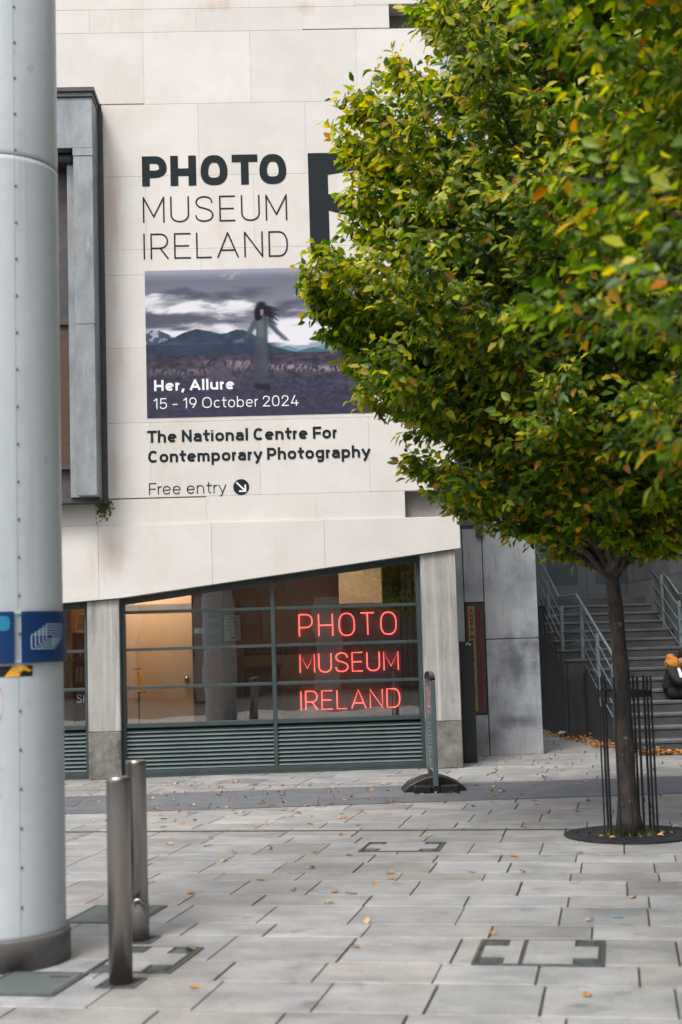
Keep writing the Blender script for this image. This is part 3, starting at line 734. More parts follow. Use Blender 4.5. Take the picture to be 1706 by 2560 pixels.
# ---- the poster: a painted picture on one flat sheet
def vnoise(x, y, seed):
    r = np.random.default_rng(seed).random((64,64)); xi = np.floor(x).astype(int); yi = np.floor(y).astype(int); fx = x-xi; fy = y-yi
    fx = fx*fx*(3-2*fx); fy = fy*fy*(3-2*fy); g_ = lambda a, b: r[a % 64, b % 64]
    return (g_(xi,yi)*(1-fx)+g_(xi+1,yi)*fx)*(1-fy)+(g_(xi,yi+1)*(1-fx)+g_(xi+1,yi+1)*fx)*fy
def fbm(x, y, seed, o=5):
    v = 0; a = .5
    for i in range(o): v = v+a*vnoise(x*2**i, y*2**i, seed+i); a *= .5
    return v/(1-.5**o)
def ss(a, b, x): t = np.clip((x-a)/(b-a),0,1); return t*t*(3-2*t)
NX, NY = 460, 288
S_, T_ = np.meshgrid(np.linspace(0,1,NX), np.linspace(0,1,NY))
img = np.zeros((NY,NX,3))
def lay(col, al):
    global img
    img = img*(1-al[...,None])+np.array(col, float)*al[...,None] if not isinstance(col, np.ndarray) or col.ndim == 1 else img*(1-al[...,None])+col*al[...,None]
w1 = fbm(S_*6+2, T_*8, 91)-.5; w2 = fbm(S_*6+9, T_*8+4, 97)-.5; f1 = fbm(S_*4.5+.8+.5*w1, T_*8.5+.3+.9*w2, 3, 6); f2 = fbm(S_*12+4+w1, T_*18+w2, 11, 6)
base = np.stack([np.interp(T_, [0,.08,.2,.35,.5,.6], v) for v in ([146,116,126,142,156,170],[147,117,127,142,157,172],[166,136,146,157,168,184])], -1)
img = base
cl = ss(.45,.60, f1*.72+f2*.28+.20*np.exp(-((T_-.24)/.10)**2)*(1-ss(.35,.62,S_))+.08*np.exp(-((T_-.46)/.06)**2)+.05*ss(.45,.8,S_)*ss(.15,.4,T_)-.17*np.exp(-((T_-.10)/.07)**2)-.07)
lay([236,232,238], cl*.95)
dk = ss(.47,.68, fbm(S_*3.2+7+.4*w2, T_*11+2+.6*w1, 23, 6)-.02+.10*np.exp(-((T_-.33)/.04)**2)-.1*np.exp(-((T_-.45)/.05)**2))
lay([78,82,102], dk*.8*ss(.02,.14,T_)*(1-ss(.5,.56,T_)))
lay([165,163,190], (1-ss(0,.05,T_))*.8)
nz = fbm(S_*30, T_*30, 31); nzb = fbm(S_*10, T_*0+3, 5)
def ridge(pts, rough=.012): 
    xs, ys = zip(*pts); return np.interp(S_, xs, ys)+(fbm(S_*26, T_*0+1.5, 41)-.5)*rough
r3_ = ridge([(0,1),(.56,1),(.58,.540),(.63,.525),(.68,.555),(.74,.545),(.80,.523),(.88,.530),(1,.545)]); lay([98,150,170], ss(0,.006,T_-r3_))
r2_ = ridge([(0,1),(.63,1),(.66,.575),(.74,.540),(.79,.560),(.85,.562),(1,.57)]); lay([66,112,136], ss(0,.006,T_-r2_))
r0_ = ridge([(0,.415),(.03,.402),(.06,.405),(.12,.45),(.16,.48),(.2,.7),(1,1)], .02); lay([70,84,112], ss(0,.006,T_-r0_))
sn = ss(.47,.6, fbm(S_*44,T_*36,51)+.12*(1-(T_-.40)/.1)-.05)*ss(0,.006,T_-r0_)*(S_ < .16)*(1-ss(.46,.52,T_)); lay([190,188,205], sn*.8)
r1_ = ridge([(0,.52),(.11,.465),(.17,.425),(.225,.400),(.27,.415),(.33,.437),(.36,.435),(.40,.412),(.43,.412),(.47,.44),(.56,.53),(.66,.57),(.8,.60),(1,.60)], .008)
lay(np.stack([44+44*(nz-.2)*(.4+nzb), 60+46*(nz-.2)*(.4+nzb), 82+44*(nz-.2)*(.4+nzb)], -1), ss(0,.006,T_-r1_))
lay([96,112,132], ss(.50,.503,T_-.0)*(1-ss(.503,.510,T_))*(1-ss(.5,.6,S_))*.35)
lay(np.stack([46+18*nz, 58+18*nz, 84+18*nz], -1), ss(.505,.515,T_+.01*(fbm(S_*8,T_*0,9)-.5))*(1-ss(.52,.64,S_)))
moor = ss(.572,.585,T_); n4 = fbm(S_*36, T_*70, 61); lay(np.stack([60+56*(n4-.35), 56+50*(n4-.35), 74+48*(n4-.35)], -1), moor)
gs = fbm(S_*110+T_*25, T_*34, 71); gb = np.exp(-((T_-.680-.012*np.sin(S_*9))/np.where(T_ < .68,.020,.030))**2)*(.55+.45*ss(.5,.6,S_))*(1-.7*ss(.9,1,S_))
lay([176,150,160], np.clip(gb*ss(.38,.68,gs)*.85*(np.abs(S_-.33) > .04),0,1))
lay([150,126,132], np.exp(-((T_-.632)/.018)**2)*ss(.15,.3,S_)*(1-ss(.31,.32,S_))*.7*ss(.4,.6,gs))
lay([168,146,156], np.exp(-((T_-.645)/.022)**2)*ss(.35,.36,S_)*(1-ss(.45,.47,S_))*.8*ss(.35,.55,gs))
rd = ss(.735,.765,T_-.02*ss(.5,.95,S_)*0+.0); n5 = fbm(S_*60, T_*80, 81); lay(np.stack([66+44*(n5-.5), 65+44*(n5-.5), 88+46*(n5-.5)], -1), rd)
lay([150,110,118], np.exp(-((T_-.78-.22*np.clip(S_-.8,0,1))/.018)**2)*ss(.78,.9,S_)*.5*gs)
hw_ = np.interp(T_, [.625,.72,.76], [.012,.05,.10]); lay(np.stack([84+26*(n5-.5)+10*gs, 78+26*(n5-.5), 100+26*(n5-.5)], -1), (np.abs(S_-.325) < hw_)*(T_ > .625)*(T_ < .76)*.9)
lay([62,62,88], ss(.74,1.0,T_)*.5)
def blob(pts, col, soft=.008, al=1.0):        # soft limb through (s,t,r)
    A = np.zeros_like(S_)
    for (s0,t0,q0),(s1,t1,q1) in zip(pts[:-1], pts[1:]):
        dx, dy = (s1-s0)*1.6, t1-t0; k_ = np.clip((((S_-s0)*1.6)*dx+(T_-t0)*dy)/(dx*dx+dy*dy+1e-9),0,1)
        dd = np.hypot((S_-s0)*1.6-k_*dx, T_-t0-k_*dy)-(q0+(q1-q0)*k_); A = np.maximum(A, 1-ss(-soft,soft,dd))
    lay(col, A*al)
0 and lay([138,130,142], (np.abs(S_-.325+.25*np.clip(T_-.625,0,1)*0) < np.interp(T_,[.625,.74],[.004,.030]))*(T_ > .63)*(T_ < .745)*.28)
blob([(.488,.80,.020),(.535,.815,.022)], [38,36,52], .012, .85)
blob([(.510,.52,.044),(.508,.62,.050),(.505,.74,.046)], [70,74,88], .016, .92)
blob([(.520,.54,.02),(.525,.70,.028)], [84,88,98], .02, .5)
blob([(.485,.37,.020),(.455,.45,.016),(.425,.492,.010)], [66,84,104], .012, .9)
blob([(.425,.488,.012),(.395,.494,.007)], [150,112,122], .010, .6)
blob([(.548,.37,.020),(.585,.44,.015),(.62,.485,.010)], [62,78,98], .012, .9)
blob([(.60,.478,.008),(.632,.495,.006)], [120,100,116], .010, .6)
blob([(.512,.365,.046),(.515,.43,.040),(.513,.49,.044)], [72,86,100], .010, .97)
blob([(.508,.37,.022),(.512,.45,.022)], [104,112,112], .014, .8)
blob([(.505,.295,.034),(.50,.33,.026)], [30,28,44], .010, .97)
blob([(.515,.27,.040),(.545,.30,.028),(.556,.33,.014)], [32,30,46], .016, .92)
for q_ in range(16):
    a_ = -.5+q_*.11; blob([(.522,.27,.006),(.522+.030*math.cos(a_)+.012*(q_%3),.27+.06*math.sin(a_)+.02,.003),(.545+.022*math.cos(a_)+.01*(q_%4),.275+.09*math.sin(a_)+.03,.0015)], [36,34,50], .005, .8)
blob([(.515,.25,.02),(.525,.245,.012)], [40,38,54], .012, .8)
blob([(.517,.292,.013),(.516,.312,.010)], [178,128,132], .007, .9)
lum_ = img.mean(-1,keepdims=True); img = img*.74+.26*lum_*np.array([.97,1.0,1.05]); img = np.clip(img,0,255)
lin_img = np.where(img/255 <= .04045, img/255/12.92, ((np.clip(img,0,255)/255+.055)/1.055)**2.4)
DPo = DW-.006
pa, pb = fac(362,677.5,DPo), fac(934,1030,DPo); pz1, pz0 = pa[1], fac(368,1045.5,DPo)[1]
po = thing('photo_poster', 'wide landscape poster of a windblown woman on a mountain road with white exhibition dates', 'poster', FT((pa[0]+pb[0])/2, DPo, pz0))
us_ = np.linspace(pa[0],pb[0],NX); zs_ = np.linspace(pz1,pz0,NY)
mb = MB(FR); mb.V = [(u,DPo,z) for z in zs_ for u in us_]
mb.F = [(j*NX+i, (j+1)*NX+i, (j+1)*NX+i+1, j*NX+i+1) for j in range(NY-1) for i in range(NX-1)]; mb.T = [None]*len(mb.F)
mm, ntp, pp = _new('poster_print'); aa = ntp.nodes.new('ShaderNodeAttribute'); aa.attribute_name = 'print'; ntp.links.new(aa.outputs['Color'], pp.inputs['Base Color']); pp.inputs['Roughness'].default_value = .6; pp.inputs['Specular IOR Level'].default_value = .2
pr_ = obj('printed_sheet', mb, mm, po)
ca = pr_.data.attributes.new('print', 'FLOAT_COLOR', 'POINT'); buf = np.ones((NX*NY,4), np.float32); buf[:,:3] = (np.clip(lin_img*1.04-.012,0,1)*.86).reshape(-1,3); ca.data.foreach_set('color', buf.ravel())
obj('bold_line', fac_text('Her, Allure', .205, 386, 950.5, 977.8, 586, DPo-.003, .12, .3), M['white'], po)
obj('date_line', fac_text('15 - 19 October 2024', .095, 385, 996, 1023, 747, DPo-.003, .17, .3), M['white'], po)

# ================================================================== things in and behind the shop windows
DN = .33
ns = thing('neon_sign', 'glowing red neon lettering PHOTO MUSEUM IRELAND hung behind the right hand window', 'neon sign', FT(fac(870,1650,DN)[0], DN, fac(870,1790,DN)[1]))
a, b = fac(741,1525,DN+.02), fac(1007,1790,DN+.02); zt = fac(741,1512,DN+.02)[1]; zb = fac(745,1797,DN+.02)[1]
mb = MB(FR); mb.box(a[0],b[0],DN+.03,DN+.036,zb,zt); obj('acrylic_panel', mb, M['acrylic'], ns)
mb = MB(FR)
for u in (a[0], b[0]): mb.box(u-.006,u+.006,DN+.024,DN+.042,zb,zt)
mb.box(a[0],b[0],DN+.024,DN+.042,zb-.01,zb); obj('panel_edge', mb, plain('panel_edge', (.22,.15,.13), .3), ns)
def neon_word(text, Lp, top, base, right, gap):
    u0, zb = fac(Lp, base, DN); _, zt = fac(Lp, top, DN); u1, _ = fac(right, base-(right-Lp)*.028, DN); H = zt-zb; wt = .0150
    mb = MB(FR)
    for st in layout(text, H, wt, gap, .3, u1-u0):
        P_ = [(u0+x, DN, zb+y) for x, y in st]
        cl_ = (Vector(P_[0])-Vector(P_[-1])).length < 1e-4
        if cl_: P_ = P_[:-1]
        mb.tube(P_, wt*.5, 8, closed=cl_)
    obj('neon_word', mb, M['neon'], ns, smooth=True)
neon_word('PHOTO', 748, 1535.5, 1593.5, 993, .26)
neon_word('MUSEUM', 750, 1634, 1683.5, 998, .20)
neon_word('IRELAND', 752.5, 1727.5, 1776.5, 1002, .20)
def cable(pts):
    mb = MB(FR); mb.tube([(*fac(x,y,DN+.012)[:1], DN+.012, fac(x,y,DN+.012)[1]) for x, y in sm(pts, 6)], .0028, 5); obj('cable', mb, M['black'], ns)
cable([(768,1537),(790,1556),(815,1563),(838,1556),(856,1538)]); cable([(760,1571),(780,1580),(800,1590)]); cable([(880,1587),(905,1586),(922,1585)])
cable([(910,1682),(930,1691),(955,1692),(975,1686),(990,1679)]); cable([(945,1529),(960,1526),(967,1521)])
# banner behind the glass
DX = .62
mb = MB(FR); a, b = fac(610,1617,DX), fac(905,1634,DX); z0, z1 = fac(610,1640,DX)[1], fac(610,1614,DX)[1]
gb_ = thing('window_banner', 'dark strip with pale grey gallery lettering behind the shop window glass', 'sign', FT(a[0],DX,z0))
mb.box(a[0],b[0],DX,DX+.01,z0,z1); obj('strip', mb, M['room_dark'], gb_)
obj('text_line', fac_text('GALLERY OF PHOTOGRAPHY', .10, 624, 1621, 1633.5, 900, DX-.003, .2, .3), plain('grey_lettering', (.23,.22,.22), .6), gb_)
# notices hanging behind the left half of the window
def notice(x0,y0,x1,y1,d,label,mat,parts):
    a, b = fac(x0,y0,d), fac(x1,y1,d); z1_, z0_ = a[1], fac(x0,y1,d)[1]
    t = thing('framed_notice', label, 'poster', FT((a[0]+b[0])/2,d,z0_), 'notices hung inside the shop window')
    mb = MB(FR); mb.box(a[0]-.008,b[0]+.008,d,d+.015,z0_-.008,z1_+.008); obj('frame', mb, M['black'], t)
    mb = MB(FR); mb.box(a[0],b[0],d-.003,d-.001,z0_,z1_); obj('sheet', mb, mat, t)
    for (fx0,fx1,fy0,fy1,mt) in parts:
        W_, H_ = b[0]-a[0], z1_-z0_; mb = MB(FR); mb.box(a[0]+fx0*W_,a[0]+fx1*W_,d-.006,d-.004,z1_-fy1*H_,z1_-fy0*H_); obj('print', mb, mt, t)
notice(516,1532,556,1614,.55,'tall grey poster with a dark blue square hung behind the glass',M['paper_dim'],
  [(.12,.75,.02,.16,plain('print_rust',(.13,.07,.06),.6)),(.1,.8,.30,.49,M['inkblue']),(.12,.8,.70,.73,M['ink']),(.12,.8,.76,.785,M['ink']),(.05,.9,.90,.91,M['ink']),(.05,.9,.95,.96,M['ink'])])
notice(560,1538,603,1603,.55,'white framed notice with a green bar hung behind the glass',M['paper'],
  [(.42,.55,.05,.11,M['ink']),(.05,.95,.145,.165,M['ink']),(.2,.8,.26,.29,M['inkgreen']),(.2,.85,.38,.395,M['ink']),(.2,.8,.44,.455,M['ink']),(.25,.7,.58,.60,M['ink']),(.3,.75,.68,.70,M['ink']),(.3,.8,.74,.755,M['ink']),(.33,.68,.84,.92,M['inkgreen'])])
# exit light
dE = 2.4; a, b = fac(486,1571,dE), fac(508,1583,dE)
ex = thing('exit_sign', 'small pale green emergency exit sign deep inside the foyer', 'sign', FT(a[0],dE,b[1]))
mb = MB(FR); mb.box(a[0],b[0],dE,dE+.04,b[1],a[1]); obj('panel', mb, M['exit'], ex)
W_, H_ = b[0]-a[0], a[1]-b[1]
mb = MB(FR); mb.box(a[0]+.55*W_,a[0]+.92*W_,dE-.006,dE-.002,b[1]+.12*H_,b[1]+.88*H_); mb.box(a[0]+.1*W_,a[0]+.42*W_,dE-.006,dE-.002,b[1]+.40*H_,b[1]+.6*H_)
obj('symbol', mb, plain('exit_white', (.75,.85,.8), .5), ex)
# orange notice on its stand
dS = .75
ln = thing('notice_stand', 'slim black stand holding a tilted orange card behind the left pane', 'sign stand', FT(fac(342,1800,dS)[0],dS,.33))
a, b, c, d_ = fac(331,1674,dS), fac(352,1674,dS), fac(365,1728,dS), fac(344,1730,dS)
mb = MB(FR); mb.add([(a[0],dS+.12,a[1]),(b[0],dS+.12,b[1]),(c[0],dS,c[1]),(d_[0],dS,d_[1]),(a[0],dS+.13,a[1]),(b[0],dS+.13,b[1]),(c[0],dS+.01,c[1]),(d_[0],dS+.01,d_[1])],[(0,3,2,1),(4,5,6,7),(0,1,5,4),(1,2,6,5),(2,3,7,6),(3,0,4,7)])
cd_ = obj('card', mb, M['notice'], ln)
mb = MB(FR)
for i in range(8):
    f = .12+i*.085+(.03 if i > 1 else 0); q0 = [(1-f)*a[j]+f*d_[j] for j in (0,1)]; dd = dS+.12*(1-f)-.003; th = .011 if i < 2 else .005; wd = .055 if i < 2 else .085
    mb.box(q0[0]+.02, q0[0]+.02+wd, dd-.001, dd, q0[1]-th, q0[1])
obj('card_print', mb, M['book_dark'], ln)
mb = MB(FR); mb.bar((d_[0]+.0,dS+.005,d_[1]-.006),(c[0],dS+.005,c[1]-.006),.012,.012); mb.bar((a[0],dS+.125,a[1]+.006),(b[0],dS+.125,b[1]+.006),.012,.012)
mb.tube([(d_[0]+.015,dS+.03,d_[1]),(d_[0]+.015,dS+.03,.34)],.011,8); mb.box(d_[0]-.12,d_[0]+.15,dS-.1,dS+.16,.332,.345); obj('stand', mb, M['black'], ln)
# bookshelf behind the side window
dK = .75; sx0, sx1 = fac(181,1600,dK)[0], fac(262,1600,dK)[0]
zsh = [fac(200,y,dK)[1] for y in (1762,1703,1648,1581,1522)]
bs = thing('bookshelf', 'brown wooden bookshelf behind the narrow window between mast and pier', 'bookshelf', FT((sx0+sx1)/2,dK,.33))
mb = MB(FR)
mb.box(sx0-.02,sx0,dK,dK+.3,.33,zsh[4]+.1); mb.box(sx1,sx1+.02,dK,dK+.3,.33,zsh[4]+.1)
mb.box(sx0,sx1,dK+.28,dK+.3,.33,zsh[4]+.1); obj('case', mb, M['wood'], bs)
for z in zsh[:4]:
    mb = MB(FR); mb.box(sx0,sx1,dK+.002,dK+.279,z-.012,z); obj('shelf', mb, M['wood'], bs)
def book(label, u0,u1,z0,z1,d0,d1,mt,lean=0,rows=0):
    t = thing('book', label, 'book', FT((u0+u1)/2,d0,z0), 'books on the shelf behind the side window')
    mb = MB(FR); q = [(u0,d0,z0),(u1,d0,z0),(u1,d1,z0),(u0,d1,z0)]; q2 = [(x+lean,y+.04,z1) for x,y,z in q]; mb.add(q+q2,[(3,2,1,0),(4,5,6,7),(0,1,5,4),(1,2,6,5),(2,3,7,6),(3,0,4,7)]); obj('cover', mb, mt, t)
    if rows:
        mb = MB(FR)
        for i in range(rows):
            f = .1+.8*i/rows; z = z1-(z1-z0)*f; x = u0+lean*(1-f); mb.box(x+.02,x+(u1-u0)*random.uniform(.6,.88),d0+.04*(1-f)-.004,d0+.04*(1-f)-.001,z-(z1-z0)*.4/rows,z)
        obj('cover_print', mb, M['book_dark'], t)
a = fac(186,1577,dK)[0]; book('tan book with dark text standing face out on the upper shelf', a, a+.17, zsh[3]+.001, fac(200,1533,dK)[1], dK+.05, dK+.075, M['book_tan'], .015, 7)
a = fac(199,1640,dK)[0]; book('black and red book standing on the middle shelf', a+.01, a+.15, zsh[2]+.001, zsh[2]+.17, dK+.05, dK+.075, M['book_dark'])
book('thin red book leaning at the left of the black book', a-.006, a+.006, zsh[2]+.001, zsh[2]+.18, dK+.05, dK+.2, M['book_red'])
for i in range(11):
    a = fac(185+i*3.2,1690,dK)[0]; hh = .185+.01*math.sin(i*2.1)
    book('tan paperback spine in the row on the lower shelf' if i % 3 else 'dark paperback spine among the tan ones on the lower shelf', a, a+.0145, zsh[1]+.001, zsh[1]+hh, dK+.06, dK+.2, M['book_tan'] if i % 3 else M['book_dark'])
mb = MB(FR); 
sh = fac_text('SH', .09, 193, 1736, 1757, 220, DG-.004, .35)
tag(obj('window_letters', sh, plain('pale_letters', (.28,.28,.28), .5)), 'two pale letters on the narrow window left of the pier', 'sign')
# ================================================================== ground
mb = MB(); mb.add([(-90,-60,-.014),(90,-60,-.014),(90,160,-.014),(-90,160,-.014)], [(0,1,2,3)])
struct(obj('ground', mb, M['joint']))
ye = sorted((GMI @ gnd(1100, y)).y for y in (2536,2459,2408,2344,2311,2266,2238,2202,2182,2155,2136,2107))
rows = list(ye); dpt = (.56,.38)
k = 0
while rows[0] > 1.0: rows.insert(0, rows[0]-dpt[k % 2]); k += 1
k = 0
while rows[-1] < 31: rows.append(rows[-1]+(.37,.55)[k % 2]); k += 1
mb = MB(GM)
for j in range(len(rows)-1):
    y0, y1 = rows[j]+.0068, rows[j+1]-.0068
    xa, xb = (-7-.3*y0*.3, 9.5+y0*.25)
    x = xa-random.random()*.6
    while x < xb:
        l = random.choice((.50,.54,.58,.62,.68)) if rows[j+1]-rows[j] > .45 else random.choice((.48,.55,.62,.70,.58))
        gp = random.choice((.006,.009,.011,.014))
        t = random.gauss(1,.095); c = random.choice(((1,1,1),(1,1,1.015),(1.01,1,.985),(.985,1,1.015),(1.035,.985,.95)))
        e = random.uniform(-.0012,.0012)
        mb.box(x+gp/2, x+l-gp/2, y0, y1, -.03, e, (t*c[0],t*c[1],t*c[2])); x += l
pav = struct(obj('paving', mb, M['pave'], bev=.003, seg=1))
# darker band parallel to the museum
b0, b1 = loc(gnd(853,2013)).y, loc(gnd(853,1970)).y
mb = MB(FR); mb.box(-9, 14, b0-.003, b1+.003, -.002, .0035); bj = struct(obj('band_bed', mb, M['joint']))
mb = MB(FR); bw_ = (b1-b0)/3
for j in range(3):
    x = -9+random.random()
    while x < 14:
        l = random.choice((.7,.9,1.1)); t = random.gauss(1,.06)
        mb.box(x+.003, x+l-.003, b0+j*bw_+.002, b0+(j+1)*bw_-.002, .002, .0075, (t,t,t*1.01)); x += l
struct(obj('paving_band', mb, M['pave_dark'], bev=.002, seg=1))
# drainage slot
s0, s1 = GMI @ gnd(160,2084), GMI @ gnd(1700,2069.5)
mb = MB(GM); yc = (s0.y+s1.y)/2
mb.box(-8,10,yc-.022,yc-.010,.0,.006); mb.box(-8,10,yc+.010,yc+.022,.0,.006)
dr = obj('drain_channel', mb, M['cover_metal']); tag(dr, 'thin metal edged drainage slot running across the paving', 'drain')
mb = MB(GM); mb.box(-8,10,yc-.0098,yc+.0098,.0,.003)
o = obj('drain_gap', mb, M['cover_dark']); 
o.parent = dr; o.matrix_parent_inverse = MW[dr.name].inverted()

# inspection covers set into the paving
def cover(c4, label, split=None, plate=False, notch=(1,1,1,1)):
    P4 = [GMI @ gnd(*p) for p in c4]
    x0 = (P4[0].x+P4[3].x)/2; x1 = (P4[1].x+P4[2].x)/2; y0 = (P4[0].y+P4[1].y)/2; y1 = (P4[2].y+P4[3].y)/2
    if x0 > x1: x0, x1 = x1, x0
    if y0 > y1: y0, y1 = y1, y0
    t = thing('inspection_cover', label, 'manhole cover', GM @ Matrix.Translation(((x0+x1)/2,(y0+y1)/2,0)), 'inspection covers set in the paving')
    f = .016
    mb = MB(GM)
    mb.box(x0,x1,y0,y0+f,.0,.0085); mb.box(x0,x1,y1-f,y1,.0,.0085); mb.box(x0,x0+f,y0+f,y1-f,.0,.0085); mb.box(x1-f,x1,y0+f,y1-f,.0,.0085)
    obj('frame', mb, M['cover_metal'], t)
    mb = MB(GM); mb.box(x0+f,x1-f,y0+f,y1-f,.0,.0035); obj('recess', mb, M['cover_dark'], t)
    xi0, xi1, yi0, yi1 = x0+f+.006, x1-f-.006, y0+f+.005, y1-f-.005
    if plate:
        mb = MB(GM); mb.box(xi0,xi1,yi0,yi1,.0036,.008)
        obj('lid', mb, M['plate'], t)
        mb = MB(GM)
        for fx, fy in ((.70,.80),(.82,.80)): mb.box(xi0+(xi1-xi0)*fx-.03, xi0+(xi1-xi0)*fx+.03, yi0+(yi1-yi0)*fy-.012, yi0+(yi1-yi0)*fy+.012, .0081,.0095)
        obj('key_hole', mb, M['cover_dark'], t); return
    nw, nh = .135, (yi1-yi0)*.27
    xs = [xi0, xi1] if split is None else [xi0, xi0+(xi1-xi0)*split-.012, xi0+(xi1-xi0)*split+.012, xi1]
    for i in range(0, len(xs), 2):
        a, b = xs[i], xs[i+1]; L_ = i == 0; Rr = i == len(xs)-2
        pts = [(a,yi0+nh),(a,yi1-nh)] if L_ else [(a,yi0),(a,yi1)]
        if L_: pts = [(a+.014,yi0+nh),(a+.014,yi1-nh),(a+nw,yi1-nh),(a+nw,yi1)]
        if Rr: pts += [(b-nw,yi1),(b-nw,yi1-nh),(b-.014,yi1-nh),(b-.014,yi0+nh),(b-nw,yi0+nh),(b-nw,yi0)]
        else: pts += [(b,yi1),(b,yi0)]
        if L_: pts += [(a+nw,yi0),(a+nw,yi0+nh)]
        mb = MB(GM); mb.zprism(pts, .0036, .0088); tt = random.uniform(1.0,1.12); mb.T = [(tt,tt,tt*1.0)]*len(mb.F)
        obj('stone_inset', mb, M['pave'], t)
    for cx_, cy_ in ((xi0+.02,yi0+.012),(xi0+.02,yi1-nh+.016),(xi1-nw+.02,yi0+.012),(xi1-nw+.02,yi1-nh+.016)):
        mb = MB(GM); mb.box(cx_, cx_+nw-.055, cy_, cy_+nh-.03, .0037, .0052)
        obj('corner_socket', mb, M['cover_metal'], t)
cover([(1178,2412),(1513,2420),(1515,2354),(1205,2352)], 'large rectangular inspection cover with two stone insets in the right foreground', .36)
cover([(893,2131),(1097,2130),(1116,2107),(925,2107)], 'leaf filled inspection cover in the middle of the square', None)
cover([(212,2434),(425,2434),(512,2372),(318,2368)], 'inspection cover with pale stone inset behind the front bollard', None)
cover([(-60,2493),(165,2489),(203,2432),(0,2434)], 'dark ribbed steel plate beside the mast base', None, True)
cover([(150,2328),(372,2292),(424,2266),(210,2266)], 'dark plate partly hidden behind the bollards', None, True)

# ================================================================== grey mast on the left
front = gnd(12,2436); dirp = Vector((front.x,front.y,0)).normalized(); PR_ = .322
pc = front+dirp*.343
ang0 = math.atan2(-dirp.y,-dirp.x)           # towards the camera
def cyl(a_deg, z, r=PR_):                    # a_deg positive = to the right as seen from the camera
    a = ang0+R_(a_deg); return (pc.x+r*math.cos(a), pc.y+r*math.sin(a), z)
def zpole(px, py): d = ray(px,py); D = front.y; return EYE+d.z*D/d.y
mast = thing('steel_mast', 'thick pale grey riveted steel mast standing at the left edge of the square', 'mast', pc)
zr = zpole(20,378)
zc = zpole(20,2355)
mb = MB(); mb.lathe([(PR_,zc-.02),(PR_,zc+.02),(PR_,zr-.03),(PR_,zr-.004),(PR_-.006,zr-.003)], (pc.x,pc.y,0), 96); sh_ = obj('shaft', mb, M['pole'], mast, smooth=True)
mb = MB(); mb.lathe([(PR_-.004,zr-.0025),(PR_,zr+.003),(PR_,zr+.03),(PR_,11)], (pc.x,pc.y,0), 96); su_ = obj('upper_shaft', mb, M['pole'], mast, smooth=True)
for p in su_.data.polygons:
    if abs(p.normal.z) > .5 or len(p.vertices) > 4: p.use_smooth = False
sh_.data.polygons[-1].use_smooth = False
for p in sh_.data.polygons:
    if abs(p.normal.z) > .5: p.use_smooth = False
mb = MB(); mb.lathe([(.344,0),(.344,zc-.03),(.344,zc-.012),(.340,zc),(PR_+.001,zc+.001)], (pc.x,pc.y,0), 96); cl = obj('base_collar', mb, M['collar'], mast, smooth=True)
mb = MB(); mb.lathe([(PR_+.0012,zr-.0028),(PR_+.0012,zr+.0028)], (pc.x,pc.y,0), 96); obj('ring_joint', mb, M['pole_seam'], mast)
# seam angle from its pixel
pcx = 0
def ang_for(px, py):
    best = min(range(-900,900), key=lambda q: abs(px-PXY(cyl(q/10, zpole(px,py)))[0])+(0 if True else 0)); return best/10
def PXY(p):
    v = Vector(p)-Vector((0,0,EYE)); d = v.dot(_fw); return (853+FPX*v.dot(C_RI)/d, 1280-FPX*v.dot(C_UP)/d)
a_s = ang_for(47,1700)
mb = MB()
for za, zb in ((zc,zr-.005),(zr+.006,10.9)):
    mb.add([cyl(a_s-.22,za,PR_+.0012),cyl(a_s+.22,za,PR_+.0012),cyl(a_s+.22,zb,PR_+.0012),cyl(a_s-.22,zb,PR_+.0012)], [(0,1,2,3)])
obj('seam', mb, surf('seam_paint', (.27,.31,.33), (.36,.41,.43), 3, .5, bump=0), mast)
for side in (-1.1, 1.1):
    for i in range(46):
        z = zc+.16+i*.198+(.0 if side > 0 else .0)
        if z > 10: break
        if side < 0 and z > 4.6: continue
        if side < 0: continue
        mb = MB(); n = 8; c0 = Vector(cyl(a_s+side,z,PR_)); nrm = Vector((c0.x-pc.x,c0.y-pc.y,0)).normalized(); tg = Vector((-nrm.y,nrm.x,0)); upv = Vector((0,0,1))
        for r, h in ((.0085,0),(.0075,.003),(.004,.0055)):
            mb.V += [tuple(c0+nrm*h+tg*r*math.cos(2*math.pi*j/n)+upv*r*math.sin(2*math.pi*j/n)) for j in range(n)]
        for q in range(2):
            for j in range(n): mb.F.append((q*n+j,q*n+(j+1)%n,(q+1)*n+(j+1)%n,(q+1)*n+j)); mb.T.append(None)
        mb.F.append(tuple(range(2*n,3*n))); mb.T.append(None)
        obj('rivet', mb, M['pole_seam'], mast, smooth=True)
# pink scribble
mb = MB(); pts = sm([(-20,1712),(0,1722),(9,1750),(6,1785),(-6,1805),(-25,1812)],8)
W3 = []
for x, y in pts:
    z = zpole(x,y); W3.append(cyl(ang_for(x,y), z, PR_+.002))
for i in range(len(W3)-1):
    a, b = Vector(W3[i]), Vector(W3[i+1]); mb.add([a+Vector((0,0,.005)),b+Vector((0,0,.005)),b-Vector((0,0,.005)),a-Vector((0,0,.005))],[(0,1,2,3)])
obj('pink_scribble', mb, M['magenta'], mast)
